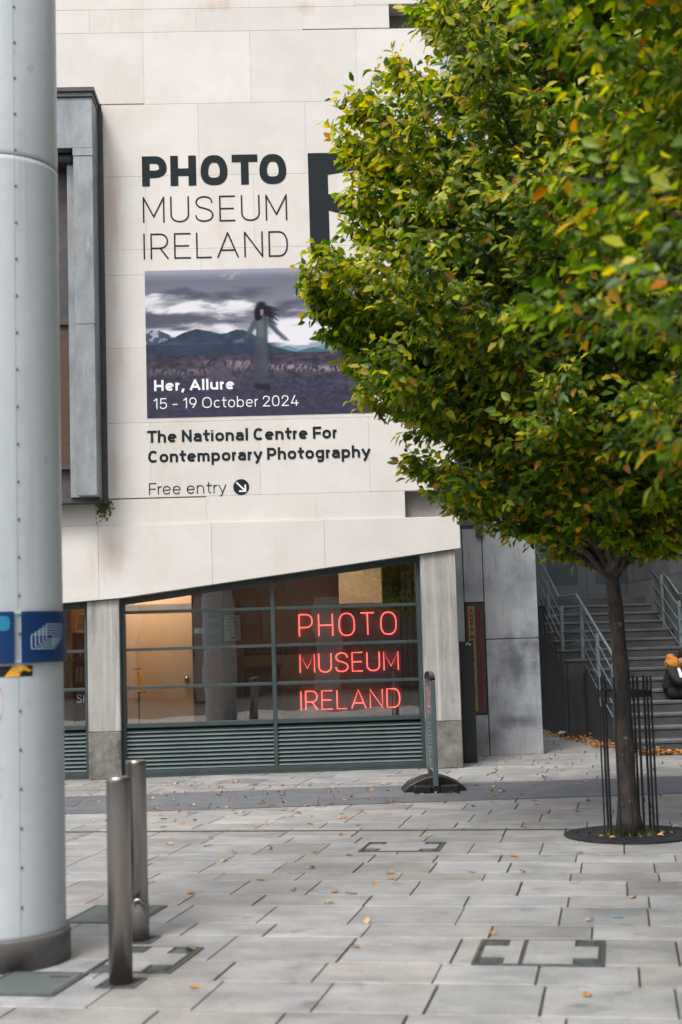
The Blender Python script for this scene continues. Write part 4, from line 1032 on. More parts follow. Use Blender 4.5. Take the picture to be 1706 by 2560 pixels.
# hazard sticker
zt, zb = zpole(40,1665), zpole(40,1692)
def patch(mb, a0, a1, z0, z1, r, n=14, th=None):
    b = len(mb.V)
    for i in range(n+1):
        a = a0+(a1-a0)*i/n; mb.V += [cyl(a,z0,r),cyl(a,z1,r)]
    for i in range(n): mb.F.append((b+2*i,b+2*i+2,b+2*i+3,b+2*i+1)); mb.T.append(None)
    if th:
        b2 = len(mb.V)
        for i in range(n+1):
            a = a0+(a1-a0)*i/n; mb.V += [cyl(a,z0,r-th),cyl(a,z1,r-th)]
        for i in range(n):
            mb.F += [(b+2*i,b2+2*i,b2+2*i+2,b+2*i+2),(b+2*i+1,b+2*i+3,b2+2*i+3,b2+2*i+1),(b2+2*i,b2+2*i+1,b2+2*i+3,b2+2*i+2)]; mb.T += [None]*3
        mb.F += [(b,b+1,b2+1,b2),(b+2*n,b2+2*n,b2+2*n+1,b+2*n+1)]; mb.T += [None]*2
a_r = ang_for(82,1680)
mb = MB(); patch(mb, a_r-75, a_r, zb, zt, PR_+.0015, 30); stk = obj('hazard_tape', mb, M['black'], mast)
mb = MB(); a1 = ang_for(11,1680); a2 = ang_for(48,1680); hz = zt-zb
for off in (0,-24,-48):
    pts = [(a1+off,zb),(a2+off,zb),(a2+off+6.0,zt),(a1+off+8,zt)]
    n = 8; b = len(mb.V)
    for i in range(n+1):
        f = i/n; mb.V += [cyl(pts[0][0]+(pts[1][0]-pts[0][0])*f,zb,PR_+.0025),cyl(pts[3][0]+(pts[2][0]-pts[3][0])*f,zt,PR_+.0025)]
    for i in range(n): mb.F.append((b+2*i,b+2*i+2,b+2*i+3,b+2*i+1)); mb.T.append(None)
b = len(mb.V); e1 = a_r
mb.V += [cyl(a2+6,zt,PR_+.0025),cyl(a_r-3,zt-hz*.35,PR_+.0025),cyl(a_r-.4,zb+hz*.62,PR_+.0025),cyl(a_r-3.5,zb+hz*.40,PR_+.0025),cyl(a2+2,zt-hz*.32,PR_+.0025)]
mb.F.append((b+4,b+3,b+2,b+1,b)); mb.T.append(None)
obj('yellow_stripe', mb, M['yellow'], stk)
# blue curved sign plates
zt, zb = zpole(110,1526), zpole(110,1656)
aR = ang_for(52,1600); aL = ang_for(35,1600)
RP = PR_+.018
def plate(a0, a1, label):
    c = cyl((a0+a1)/2, zb, RP); t = thing('sign_plate', label, 'sign', c, 'curved blue plates round the mast')
    mb = MB(); patch(mb, a0, a1, zb, zt, RP, 30, .006); obj('plate', mb, M['blue'], t); return t
pR = plate(aR, aR+78, 'curved blue plate with white stepped line emblem on the grey mast')
pL = plate(aL-75, aL, 'curved blue plate cut by the left edge of the photo')
mb = MB(); patch(mb, aL-3, aR+3, zt-.012, zt-.004, PR_+.008, 4, .006); patch(mb, aL-3, aR+3, zb+.004, zb+.012, PR_+.008, 4, .006)
obj('clip', mb, M['sign_white'], pR)
ax0, ax1 = ang_for(75,1600), ang_for(146,1600); ez0, ez1 = zpole(110,1621), zpole(110,1559); mb = MB()
mpc = lambda x, y, l: cyl(ax0+(ax1-ax0)*x, ez0+(ez1-ez0)*y, RP+.0015+l)
N7 = 5; q = .0; li = 0
def rib_cyl(pts, wt):     # thin strokes on the plate in unit emblem space
    global li
    for (xa,ya),(xb,yb) in zip(pts[:-1],pts[1:]):
        n = 6 if abs(xb-xa) > .1 else 1; li += 1; l = li*.00004
        if abs(xb-xa) > abs(yb-ya): A = [((xa+(xb-xa)*i/n), ya+(yb-ya)*i/n) for i in range(n+1)]; off = (0,wt/2)
        else: A = [(xa,ya),(xb,yb)]; off = (wt/2*.85,0)
        b = len(mb.V)
        for p in A: mb.V += [mpc(p[0]-off[0],p[1]-off[1],l),mpc(p[0]+off[0],p[1]+off[1],l)]
        for i in range(len(A)-1): mb.F.append((b+2*i,b+2*i+2,b+2*i+3,b+2*i+1)); mb.T.append(None)
for i in range(N7):
    s = i/(N7-1)*.40
    rib_cyl([(s,.56+s),(s,0+s*1.0*.95),(.68+s*.75,0+s*.95)] if i < N7 else [], .026)
    rib_cyl([(.40-s*1.0,1.0-s*1.05),(1.0-s*.95,1.0-s*1.05),(1.0-s*.95,.44-s*1.0+.02)], .026)
obj('emblem', mb, M['sign_white'], pR)
mb = MB(); aq = ang_for(160,1560); patch(mb, aq, aq+22, zpole(160,1562), zpole(160,1557), RP+.0015, 8); obj('white_line', mb, M['sign_white'], pR)
mb = MB()
for i in range(6): patch(mb, aL-45, aL-3.5-(i*1.7)%3, zpole(15,1561-i*4.2), zpole(15,1563.4-i*4.2)-.0 if False else zpole(15,1558-i*0-(-4.2*i)-2.0), RP+.0015, 14)
obj('pale_print', mb, M['blue_light'], pL)

# ================================================================== bollards
def bollard(px, py, ytop, label, lock=False):
    f = gnd(px,py); dr_ = Vector((f.x,f.y,0)).normalized(); r = .0575; c = f+dr_*r
    D = f.y; d = ray(px-30,ytop); h = EYE+d.z*D/d.y
    t = thing('bollard', label, 'bollard', c, 'stainless steel bollards beside the mast')
    mb = MB(); mb.lathe([(r,0.0),(r,h-.03),(r,h-.006),(r-.003,h-.001),(r-.006,h),(.001,h+.0005)], (c.x,c.y,0), 64); o = obj('shaft', mb, M['steel'], t, smooth=True)
    for p in o.data.polygons:
        if abs(p.normal.z) > .5: p.use_smooth = False
    if lock:
        mb = MB(); mb.lathe([(r+.003,0),(r+.003,.205),(r+.0005,.208)], (c.x,c.y,0), 64); obj('sleeve', mb, M['steel_dull'], t, smooth=True)
        q = c-dr_*(r+.012); sd_ = Vector((dr_.y,-dr_.x,0)); mb = MB()
        pts = [q+sd_*(.024*math.cos(a))+Vector((0,0,.212+.020*math.sin(a))) for a in [R_(180-15*i) for i in range(13)]]
        mb.tube(pts, .0085, 10); obj('lock_loop', mb, plain('polished_steel',(.45,.45,.46),.22,1), t, smooth=True)
    g4 = GMI @ c; s = .098; w_ = .013; mb = MB(GM)
    mb.box(g4.x-s,g4.x+s,g4.y-s,g4.y-s+w_,0,.0065); mb.box(g4.x-s,g4.x+s,g4.y+s-w_,g4.y+s,0,.0065); mb.box(g4.x-s,g4.x-s+w_,g4.y-s+w_,g4.y+s-w_,0,.0065); mb.box(g4.x+s-w_,g4.x+s,g4.y-s+w_,g4.y+s-w_,0,.0065)
    obj('socket_frame', mb, M['cover_metal'], t)
    mb = MB(GM); mb.box(g4.x-s+w_,g4.x+s-w_,g4.y-s+w_,g4.y+s-w_,0,.003); obj('socket_bed', mb, M['cover_dark'], t)
bollard(303,2466,1945,'nearer plain brushed steel bollard standing in a square socket')
bollard(347,2356,1903,'farther steel bollard with a chrome lock loop near its foot', True)

# ================================================================== pavement display sign seen edge on
fb = gnd(1092,1985)
th_ = math.atan2(.11,1.0)                      # panel plane runs away from the camera
SF = Matrix.Translation((fb.x,fb.y,0)) @ Matrix.Rotation(R_(1.6),4,'Z')   # local y = along the panel, away
sg = thing('pavement_sign', 'grey framed pavement display sign on a black rubber foot seen edge on', 'display sign', SF)
zt_s = EYE+ray(1070,1703).z*fb.y/ray(1070,1703).y; za_s = EYE+ray(1070,1679).z*(fb.y+.3)/ray(1070,1679).y
Wd = .58; y0 = .10
mb = MB(SF); prof = [(-.34,0),(-.335,.035),(-.27,.085),(-.18,.13),(-.09,.16),(0,.172),(.09,.16),(.18,.13),(.27,.085),(.335,.035),(.34,0)]
mb.prism(prof, .16, .56); obj('rubber_foot', mb, M['black'], sg, bev=.03, seg=4)
mb = MB(SF); mb.box(-.235,-.05,.0,.158,.0,.085); mb.box(.05,.235,.0,.158,.0,.085); mb.box(-.05,.05,.03,.158,0,.075); obj('foot_block', mb, M['black'], sg, bev=.012, seg=3)
mb = MB(SF); mb.box(-.027,.027,y0-.09,y0-.035,.076,zt_s); obj('upright', mb, M['alu'], sg, bev=.008, seg=3)
mb = MB(SF); mb.box(-.027,.027,y0+Wd,y0+Wd+.05,.10,zt_s); obj('upright', mb, M['alu'], sg, bev=.008, seg=3)
mb = MB(SF); mb.box(-.016,.016,y0-.034,y0+Wd-.001,.22,zt_s-.001); obj('display_panel', mb, M['sign_face'], sg)
mb = MB(SF); n = 16; yc_ = y0+Wd/2-.02; hw2 = Wd/2+.073
arc = [(yc_-hw2*math.cos(math.pi*i/n), zt_s+.004+(za_s-zt_s)*math.sin(math.pi*i/n)**.8) for i in range(n+1)]
b = len(mb.V)
for x in (-.029,.029): mb.V += [(x,a,z) for a, z in arc]
mb.F += [tuple(range(n+1)), tuple(range(2*n+1,n,-1))]+[(i,n+1+i,n+2+i,i+1) for i in range(n)]+[(n,2*n+1,n+1,0)]; mb.T += [None]*(n+3)
obj('rounded_top', mb, M['black_gloss'], sg, bev=.006)
mb = MB(SF)
for i in range(11):
    z = .36+i*.062; mb.box(-.0175,-.0165,y0+.06,y0+Wd-.12-.03*(i%3),z,z+.026)
mb.box(-.0175,-.0165,y0+.06,y0+.3,1.08,1.13)
obj('panel_print', mb, plain('panel_ink',(.17,.18,.19),.2), sg)

# ================================================================== dark green post
q = loc(gnd(1195,1907)); dp = q.y; ua, ub_ = fac(1152,1750,dp)[0]+.02, q.x; zt = fac(1172,1603,dp)[1]
mb = MB(FR); mb.box(ua,ub_,dp,dp+.10,0,zt)
pt = thing('metal_post', 'plain dark green metal post in front of the concrete wall', 'post', FT((ua+ub_)/2,dp,0))
obj('post_body', mb, M['post'], pt, bev=.004)
mb = MB(FR); a, z = fac(1168,1612,dp); 
for i in range(7):
    x0_, z0_ = a+random.uniform(-.02,.03), z+random.uniform(-.03,.02); r = random.uniform(.006,.016)
    mb.add([(x0_,dp-.001-i*.0002,z0_),(x0_+r*2,dp-.001-i*.0002,z0_+r*.3),(x0_+r*1.4,dp-.001-i*.0002,z0_+r*1.3),(x0_-r*.3,dp-.001-i*.0002,z0_+r*1.6)],[(0,1,2,3)])
obj('torn_sticker', mb, M['paper'], pt)

# ================================================================== blue grey concrete wall with the vertical sign
q = loc(gnd(1361,1885)); dc = q.y
cw = thing('concrete_wall', 'tall blue grey concrete panel wall right of the pier', 'wall', FT(q.x-.5,dc,0))
e0 = fac(1110,1500,dc)[0]; e1 = fac(1163,1560,dc)[0]; e2 = fac(1216,1640,dc)[0]; e3 = q.x
zT = fac(1175,1322,dc)[1]; zh1 = fac(1300,1596,dc)[1]; zs1 = fac(1190,1506,dc)[1]; zs0 = fac(1205,1787,dc)[1]
gp = .006
mb = MB(FR)
for (a,b,z0,z1) in ((e0,e1,0,zT),(e1,e2,0,zs0),(e1,e2,zs1,zT),(e2,e3,0,zh1),(e2,e3,zh1,zT+.12)):
    mb.box(a+gp,b-gp,dc,dc+.12,z0+gp if z0 else 0,z1-gp)
obj('panel', mb, M['concrete'], cw, bev=.006)
mb = MB(FR); mb.box(e0,e3-.012,dc+.03,dc+.6,0,zT-.01); obj('core', mb, M['concrete_joint'], cw)
vs = thing('vertical_sign', 'tall narrow brown metal sign with brass letters and a red strip on the concrete wall', 'sign', FT((e1+e2)/2,dc,zs0))
a, b = e1+.012, e2-.012; W_ = b-a
mb = MB(FR); mb.box(a,b,dc+.004,dc+.028,zs0+.012,zs1-.012); obj('backing', mb, M['bronze'], vs, bev=.003)
mb = MB(FR); mb.box(a+W_*.12,a+W_*.50,dc-.012,dc+.003,zs0+.05,zs1-.05); bp = obj('brass_strip', mb, M['gold'], vs, bev=.002)
mb = MB(FR); mb.box(a+W_*.70,a+W_*.80,dc-.001,dc+.003,zs0+.10,zs1-.09); obj('red_strip', mb, M['redstrip'], vs)
mb = MB(FR); cu_ = a+W_*.31; z = fac(1180,1524,dc)[1]; pitch = .0565*1.13
for i, ch in enumerate('PHOTO MUSEUM IRELAND'):
    if ch == ' ': z -= pitch*.55; continue
    H = .046; w__ = G[ch][0]*H; 
    for s_i, st in enumerate(layout(ch, H, .0105, .1)):
        off = cu_-(max(p[0] for s2 in layout(ch,H,.0105,.1) for p in s2)+.004)/2
        ribbon(mb, st, .0105, lambda x, y, l: (off+x, dc-.0135-l, z-H+y), s_i*.0003)
    z -= pitch
    if z < zs0+.12: break
obj('letters', mb, M['letter'], bp)

# glazed bay above the concrete wall
dt = dc+.18
gz = thing('glazed_bay', 'pale teal glazed bay with dark letters above the concrete wall', 'glazed bay', FT(fac(1220,1300,dt)[0],dt,zT))
def gp_(x0,y0,x1,y1,d,mt,name,th=.03):
    a = fac(x0,y0,d); b = fac(x1,y1,d); mb = MB(FR); mb.box(a[0],b[0],d,d+th,b[1],a[1]); return obj(name, mb, mt, gz)
gp_(1100,980,1187,1264,dt,M['teal'],'pane'); gp_(1100,1268,1207,1281,dt-.05,M['zinc_dark'],'transom',.1)
gp_(1100,1281.5,1207,1283,dt-.07,M['nosing'],'drip_edge',.1)
gp_(1150,1285,1188,1312,dt,M['teal'],'pane'); gp_(1150,1313,1189,1321,dt-.02,M['zinc_dark'],'transom',.05)
gp_(1188,1000,1208,1263,dt-.01,M['concrete'],'mullion',.06)
gp_(1209,1000,1281,1318,dt-.04,M['teal'],'pane'); gp_(1282,1000,1306,1330,dt-.03,M['slab_wall'],'mullion',.1)
a = fac(1190,1280,dc-.06); b = fac(1211,1341,dc-.06); mb = MB(FR); mb.box(a[0],b[0],dc-.06,dc-.004,b[1],a[1]); obj('rusty_box', mb, surf('rusty_box', (.05,.04,.035),(.13,.085,.06),8,.8), gz)
mb = MB(FR); dl_ = dt-.046
for ch, yt in (('H',1219),('Y',1285),('P',1153)):
    a = fac(1222,yt,dl_); b = fac(1256,yt+42,dl_); H = a[1]-b[1]
    for s_i, st in enumerate(layout(ch,H,.20*H,.1,fit=b[0]-a[0])): ribbon(mb, st, .20*H, lambda x, y, l: (a[0]+x, dl_-l, b[1]+y), s_i*.0003)
obj('letters', mb, M['letter'], gz)
dn_ = dt+.1
np_ = thing('notice_board', 'white notice board with black capitals NPE under the tree', 'sign', FT(fac(1325,1290,dn_)[0],dn_,fac(1325,1292,dn_)[1]))
def gp2(x0,y0,x1,y1,d,mt,name,th=.03):
    a = fac(x0,y0,d); b = fac(x1,y1,d); mb = MB(FR); mb.box(a[0],b[0],d,d+th,b[1],a[1]); return obj(name, mb, mt, np_)
gp2(1306,1254,1345,1294,dn_,M['paper'],'board'); gp2(1306,1248,1346,1253,dn_-.02,M['black'],'top_bar',.05); gp2(1310,1200,1345,1243,dn_,plain('salmon_panel',(.55,.36,.28),.7),'upper_panel')
gp2(1345.5,1250,1350,1365,dn_-.01,M['paper'],'side_edge',.04)
mb = MB(FR); a = fac(1307.5,1262,dn_-.004); b = fac(1342,1286,dn_-.004); H = a[1]-b[1]
for s_i, st in enumerate(layout('NPE',H,.20*H,.10,fit=(b[0]-a[0])*.92)): ribbon(mb, st, .20*H, lambda x, y, l: (a[0]+x, dn_-.004-l, b[1]+y), s_i*.0003)
obj('letters', mb, M['letter'], np_)

# ================================================================== staircase, landing and the building behind
s0_ = loc(gnd(1640,1880)); d0 = s0_.y; TR, RS, NS = .48, .155, 15
uLo = loc(gnd(1543,1864)).x; uHi = uLo-.30; uRw = loc(at(1607,1488,26.6)).x; uRR = uRw+5
st_ = thing('stone_staircase', 'broad dark grey stone staircase rising behind the tree', 'staircase', FT((uLo+uRw)/2,d0,0))
dB = d0+(NS-1)*TR
mb = MB(FR); mn = MB(FR)
for k in range(1,NS):
    a = uLo if k <= 7 else uHi; b = uRR if k <= 8 else uRw
    ya, yb = d0+(k-1)*TR, d0+k*TR
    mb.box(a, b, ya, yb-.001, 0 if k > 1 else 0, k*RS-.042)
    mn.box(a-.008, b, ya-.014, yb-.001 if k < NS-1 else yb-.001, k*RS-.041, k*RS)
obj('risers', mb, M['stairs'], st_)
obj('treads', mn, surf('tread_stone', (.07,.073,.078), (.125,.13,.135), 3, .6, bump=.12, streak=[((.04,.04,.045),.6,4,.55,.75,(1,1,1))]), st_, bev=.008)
mn = MB(FR)
for k in range(1,NS):
    a = uLo if k <= 7 else uHi; b = uRR if k <= 8 else uRw; ya = d0+(k-1)*TR
    mn.box(a, b, ya-.013, ya+.055, k*RS+.0005, k*RS+.0035)
obj('pale_edges', mn, M['nosing'], st_)  # paler strip along the front edge of each step
dBW = dB+1.3
ula = loc(at(1340,1500,27)).x
mb = MB(FR); mb.box(uHi+.0, uRw, dB, dBW, 0, NS*RS); mb.box(ula, uHi-.003, dB+.3, dBW, 0, NS*RS-.002); obj('landing', mb, M['stairs'], st_, bev=.008)
mb = MB(FR); mb.box(uLo-.14, uLo-.009, d0+.0, d0+7*TR-.002, 0, .02)
sw = [(d0+.0,0)]
mb = MB(FR)
for k in range(1,8): mb.box(uLo-.05, uLo-.010, d0+(k-1)*TR+.02, d0+k*TR+.018, 0, k*RS-.05)
for k in range(8,NS): mb.box(uHi-.05, uHi-.010, d0+(k-1)*TR+.02, d0+k*TR+.018, 0, k*RS-.05)
mb.box(uHi-.009, uLo-.051, d0+7*TR-.05, d0+7*TR-.003, 0, 7*RS-.05)
obj('side_wall', mb, M['sidewall'], st_)
dq = loc(at(1366,1817,25.4)).y; a = fac(1350,1700,dq)[0]; b = fac(1386,1700,dq)[0]; z = fac(1366,1517,dq)[1]
mb = MB(FR); mb.box(a-.3,b,dq,dq+.6,0,z); mb.box(a-.3,b+.02,dq-.02,dq+.6,z+.001,z+.03)
tag(obj('metal_pier', mb, M['post'], bev=.006), 'dark green metal clad pier at the left end of the stair landing', 'pier')

bb = thing('rear_building', 'dark grey rendered building with double doors at the top of the stairs', 'building', FT(uHi+2,dBW,0))
zl = NS*RS; da0 = fac(1352,1488,dBW)[0]; da1 = fac(1604,1480,dBW)[0]; zdoor = zl+2.45
mb = MB(FR); UX0, UX1, HB = -1.5, 22, 10.5
mb.box(UX0,da0-.06,dBW,dBW+.4,0,HB); mb.box(da1+.06,UX1,dBW,dBW+.4,0,HB); mb.box(da0-.06,da1+.06,dBW,dBW+.4,zdoor+.05,HB); mb.box(UX0,UX1,dBW+.4,dBW+8,0,HB-.1)
obj('wall', mb, M['greybuild'], bb)
mid = fac(1468,1400,dBW)[0]
for a, b in ((da0,mid-.004),(mid+.004,da1)):
    mb = MB(FR); s = .17
    mb.box(a,a+s,dBW+.12,dBW+.18,zl+.01,zdoor); mb.box(b-s,b,dBW+.12,dBW+.18,zl+.01,zdoor); mb.box(a+s,b-s,dBW+.12,dBW+.18,zl+.01,zl+.28); mb.box(a+s,b-s,dBW+.12,dBW+.18,zdoor-.2,zdoor)
    dl = obj('door', mb, M['doorp'], bb)
    mb = MB(FR); mb.box(a+s,b-s,dBW+.14,dBW+.155,zl+.28,zdoor-.2); obj('door_glass', mb, M['doorg'], dl)
    mb = MB(FR); hx = b-.09 if a < mid-.1 else a+.09; hz_ = zl+1.02
    mb.tube([(hx+.05*math.cos(t_*.5),dBW+.08,hz_+.05*math.sin(t_*.5)) for t_ in range(11)],.010,6); mb.tube([(hx,dBW+.08,hz_+.05),(hx,dBW+.08,hz_+.35)],.008,6)
    obj('handle', mb, plain('pale_handle',(.5,.52,.54),.3,.5), dl, smooth=True)
mb = MB(FR); mb.box(da0-.06,da0,dBW+.05,dBW+.2,zl,zdoor+.05); mb.box(da1,da1+.06,dBW+.05,dBW+.2,zl,zdoor+.05); mb.box(da0,da1,dBW+.05,dBW+.2,zdoor,zdoor+.05); obj('door_frame', mb, M['doorp'], bb)
for i in range(7):
    for j in range(3):
        a = 2.2+i*2.3; z = zl+3.3+j*1.75; 
        mb = MB(FR); mb.box(a,a+1.5,dBW-.03,dBW-.002,z,z+1.15); wf = obj('window', mb, M['doorp'], bb)
        mb = MB(FR); mb.box(a+.07,a+1.43,dBW-.036,dBW-.031,z+.07,z+1.08); obj('pane', mb, M['doorg'], wf)
# right-hand wall beside the stairs
rw = thing('slab_wall', 'grey stone slab wall with dark coping right of the upper stairs', 'wall', FT(uRw,d0+8*TR,0))
dR0, dR1 = d0+8*TR+.01, dBW-.002; zcop = 3.25; mb = MB(FR)
nD = 4; nz = [0,1.45,1.98,2.62,zcop]
for i in range(nD):
    for j in range(len(nz)-1):
        a = dR0+(dR1-dR0)*i/nD; b = dR0+(dR1-dR0)*(i+1)/nD; t = random.uniform(.88,1.08); mb.box(uRw+.004,uRw+.10,a+.004,b-.004,nz[j]+.004,nz[j+1]-.004,(t,t,t))
mb.box(uRw+.012,uRR-.02,dR0+.012,dR1,0,zcop-.01,(.9,.9,.9))
obj('slab', mb, M['slab_wall'], rw); mb = MB(FR); mb.box(uRw-.05,uRR,dR0-.05,dR1,zcop,zcop+.12); obj('coping', mb, M['concrete_joint'], rw, bev=.006)

# railings
def railing(label, posts, hand, mids, foot=None):
    b0_ = posts[0][1]
    t = thing('stair_railing', label, 'railing', b0_, 'grey green painted stair railings')
    mb = MB(); mb.tube(hand, .021, 10); obj('handrail', mb, M['rail'], t, smooth=True)
    for tp, bt in posts:
        mb = MB(); mb.bar(bt,tp,.05,.07); mb.bar((bt[0]-.01,bt[1],bt[2]+.03),(bt[0]+.13,bt[1],bt[2]+.03),.05,.05); obj('post', mb, M['rail'], t)
    for mpts in mids:
        mb = MB(); mb.tube(mpts, .0085, 6); obj('mid_rail', mb, M['rail'], t, smooth=True)
A_ = lambda x, y, D: at(x,y,D)
# left railing, upper flight then lower flight
pz = [((1371,1449,25.0),(1373,1545,25.0)),((1404,1514,23.9),(1410,1676,23.9)),((1453,1505,23.3),(1459,1680,23.3)),((1492,1583,21.7),(1502,1766,21.7)),((1532,1660,20.6),(1541,1835,20.6))]
posts = [(A_(*a), A_(*b)) for a, b in pz]
hand = [A_(1338,1372,26.6),A_(1397,1493,24.1),A_(1442,1487,23.4),A_(1522,1620,21.2),A_(1560,1690,20.2)]
def para(p, q, f0, f1): return [p[0].lerp(p[1],f0), q[0].lerp(q[1],f1)]
mids = []
for f in (.16,.42,.64,.82):
    p0 = posts[0][0].lerp(posts[1][0],-1.0); b0_ = posts[0][1]+(posts[0][1]-posts[1][1])
    mids.append([posts[0][0].lerp(posts[0][1],f*1.4)+(posts[0][0]-posts[1][0])*1.0, posts[0][0].lerp(posts[0][1],f*1.4), posts[1][0].lerp(posts[1][1],f*.9)])
for f in (.08,.38,.58): mids.append([posts[1][0].lerp(posts[1][1],f+.04), posts[2][0].lerp(posts[2][1],f)])
for f in (.12,.38,.62,.82): mids.append([posts[i][0].lerp(posts[i][1],f) for i in (2,3,4)])
railing('grey green railing stepping down the left side of the stairs', posts, hand, mids)
pz = [((1613,1393,26.4),(1621,1525,26.4)),((1653,1436,25.0),(1661,1572,25.0)),((1697,1502,23.7),(1704,1632,23.7)),((1735,1500,23.0),(1742,1640,23.0)),((1800,1600,21.0),(1808,1745,21.0))]
posts = [(A_(*a), A_(*b)) for a, b in pz]
hand = [A_(1612,1375,26.6),A_(1636,1395,25.9),A_(1697,1485,23.9),A_(1735,1487,23.1),A_(1800,1585,21.0)]
mids = []
for f in (.12,.40,.64,.88): mids.append([posts[i][0].lerp(posts[i][1],f) for i in (0,1,2)])
for f in (.12,.38,.62,.82): mids.append([posts[i][0].lerp(posts[i][1],f) for i in (2,3,4)])
railing('grey green railing at the right side of the stairs by the slab wall', posts, hand, mids)

# signs glowing far behind the foliage
dz = dBW-.08
def glow(text, L, top, base, right, mt, label, cat='neon sign'):
    u0, zb = fac(L,base,dz); _, zt = fac(L,top,dz); u1, _ = fac(right,base,dz); H = zt-zb
    t = thing('glowing_sign', label, cat, FT((u0+u1)/2,dz,zb)); mb = MB(FR); mb.box(u0-.1,u1+.1,dz+.03,dz+.06,zb-.08,zt+.08); obj('panel', mb, M['black'], t)
    mb = MB(FR)
    for i, st in enumerate(layout(text,H,.14*H,.18,.4,u1-u0)): ribbon(mb, st, .14*H, lambda x, y, l: (u0+x, dz-.0-l, zb+y), i*.0004)
    obj('letters', mb, mt, t)
glow('UNE C E', 1362, 1021, 1038, 1504, M['neon_blue'], 'blue glowing letters glimpsed through the dark foliage')
glow('BAR', 1655, 1257, 1275, 1702, M['neon_pink'], 'pink letters BAR glimpsed at the right edge under the tree')

gb2 = thing('unseen_building', 'unseen grey rendered building added right of the square to darken the light', 'building', (12,4,0))  # unseen side building, added to darken the ambient light from the right
mb = MB(); mb.box(11,16,-13,20,0,12); obj('wall', mb, M['greybuild'], gb2)
for i in range(8):
    for j in range(3):
        mb = MB(); mb.box(10.94,10.99,-11.5+i*3.9,-9.6+i*3.9,1.2+j*3.5,3.4+j*3.5); obj('window', mb, M['doorg'], gb2)
# buildings on the far side of the square (seen only as reflections)
ob = thing('brick_building', 'red brick building with dark doorways on the opposite side of the square', 'building', (0,-13,0))
mb = MB()
xs_ = [-26,-19,-16.5,-10,-7.5,-4.2,-2.2,2.2,4.6,9,11.5,18,26]
for i in range(0,len(xs_)-1,2): mb.box(xs_[i],xs_[i+1],-14,-13,0,3.2)
mb.box(-26,26,-14,-13,3.2,6.5); mb.box(-26,26,-22,-14,0,6.4); obj('wall', mb, M['brick'], ob)
for i in range(1,len(xs_)-1,2):
    mb = MB(); mb.box(xs_[i],xs_[i+1],-13.9,-13.4,0,3.19); obj('doorway', mb, M['recess'], ob)
for i, x in enumerate((-12.5,-6,-3.1,1.0,5.6,9.8,13.6)):
    mb = MB(); mb.box(x,x+.9,-12.99,-12.3,0,3.3); obj('column', mb, M['cream'], ob)
for i in range(9):
    mb = MB(); mb.box(-23+i*5.4,-21+i*5.4,-13.05,-12.99,3.9,5.7); w2 = obj('window', mb, M['paper_dim'], ob)
# ================================================================== trees
def leaf_arrays(pos, d, nrm, ln, wd, cup, col):
    """pos,d,nrm: (n,3); one folded pointed leaf each"""
    n = len(pos); d = d/np.linalg.norm(d,axis=1)[:,None]
    s = np.cross(d, nrm); s /= np.linalg.norm(s,axis=1)[:,None]+1e-9; u = np.cross(s, d)
    L = ln[:,None]; W = wd[:,None]; Cq = cup[:,None]
    pts = [pos, pos+d*L*.35+s*W*.5+u*W*.16, pos+d*L*.35-u*L*.03, pos+d*L*.35-s*W*.5+u*W*.16,
           pos+d*L*.70+s*W*.36+u*(W*.10-Cq*L*.08), pos+d*L*.70-u*(L*.03+Cq*L*.10), pos+d*L*.70-s*W*.36+u*(W*.10-Cq*L*.08), pos+d*L-u*(Cq*L*.28)]
    V = np.stack(pts,1).reshape(-1,3)
    tri = np.array([[0,1,2],[0,2,3],[2,1,4],[2,4,5],[2,5,6],[2,6,3],[5,4,7],[5,7,6]])
    F = (tri[None]+(np.arange(n)*8)[:,None,None]).reshape(-1,3)
    C = np.repeat(col,8,axis=0)
    return V, F, C
def fast_mesh(name, V, F, C, mat, parent, M_):
    inv = np.array(M_.inverted()); V = V @ inv[:3,:3].T+inv[:3,3]
    me = bpy.data.meshes.new(name); me.vertices.add(len(V)); me.vertices.foreach_set('co', V.astype(np.float32).ravel())
    me.loops.add(F.size); me.loops.foreach_set('vertex_index', F.astype(np.int32).ravel())
    me.polygons.add(len(F)); me.polygons.foreach_set('loop_start', (np.arange(len(F))*3).astype(np.int32)); me.polygons.foreach_set('loop_total', np.full(len(F),3,np.int32))
    me.update(); me.validate()
    a = me.attributes.new('leafcol','FLOAT_COLOR','POINT'); b = np.ones((len(V),4),np.float32); b[:,:3] = C; a.data.foreach_set('color', b.ravel())
    me.polygons.foreach_set('use_smooth', [True]*len(me.polygons))
    o = bpy.data.objects.new(name, me); COL.objects.link(o); o.parent = parent; MW[o.name] = M_; me.materials.append(mat); return o
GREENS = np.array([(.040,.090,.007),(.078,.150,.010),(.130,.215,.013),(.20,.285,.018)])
YG = np.array([(.28,.335,.022),(.40,.42,.028),(.55,.47,.040)]); OR = np.array([(.46,.24,.022),(.40,.15,.012),(.55,.32,.04)])
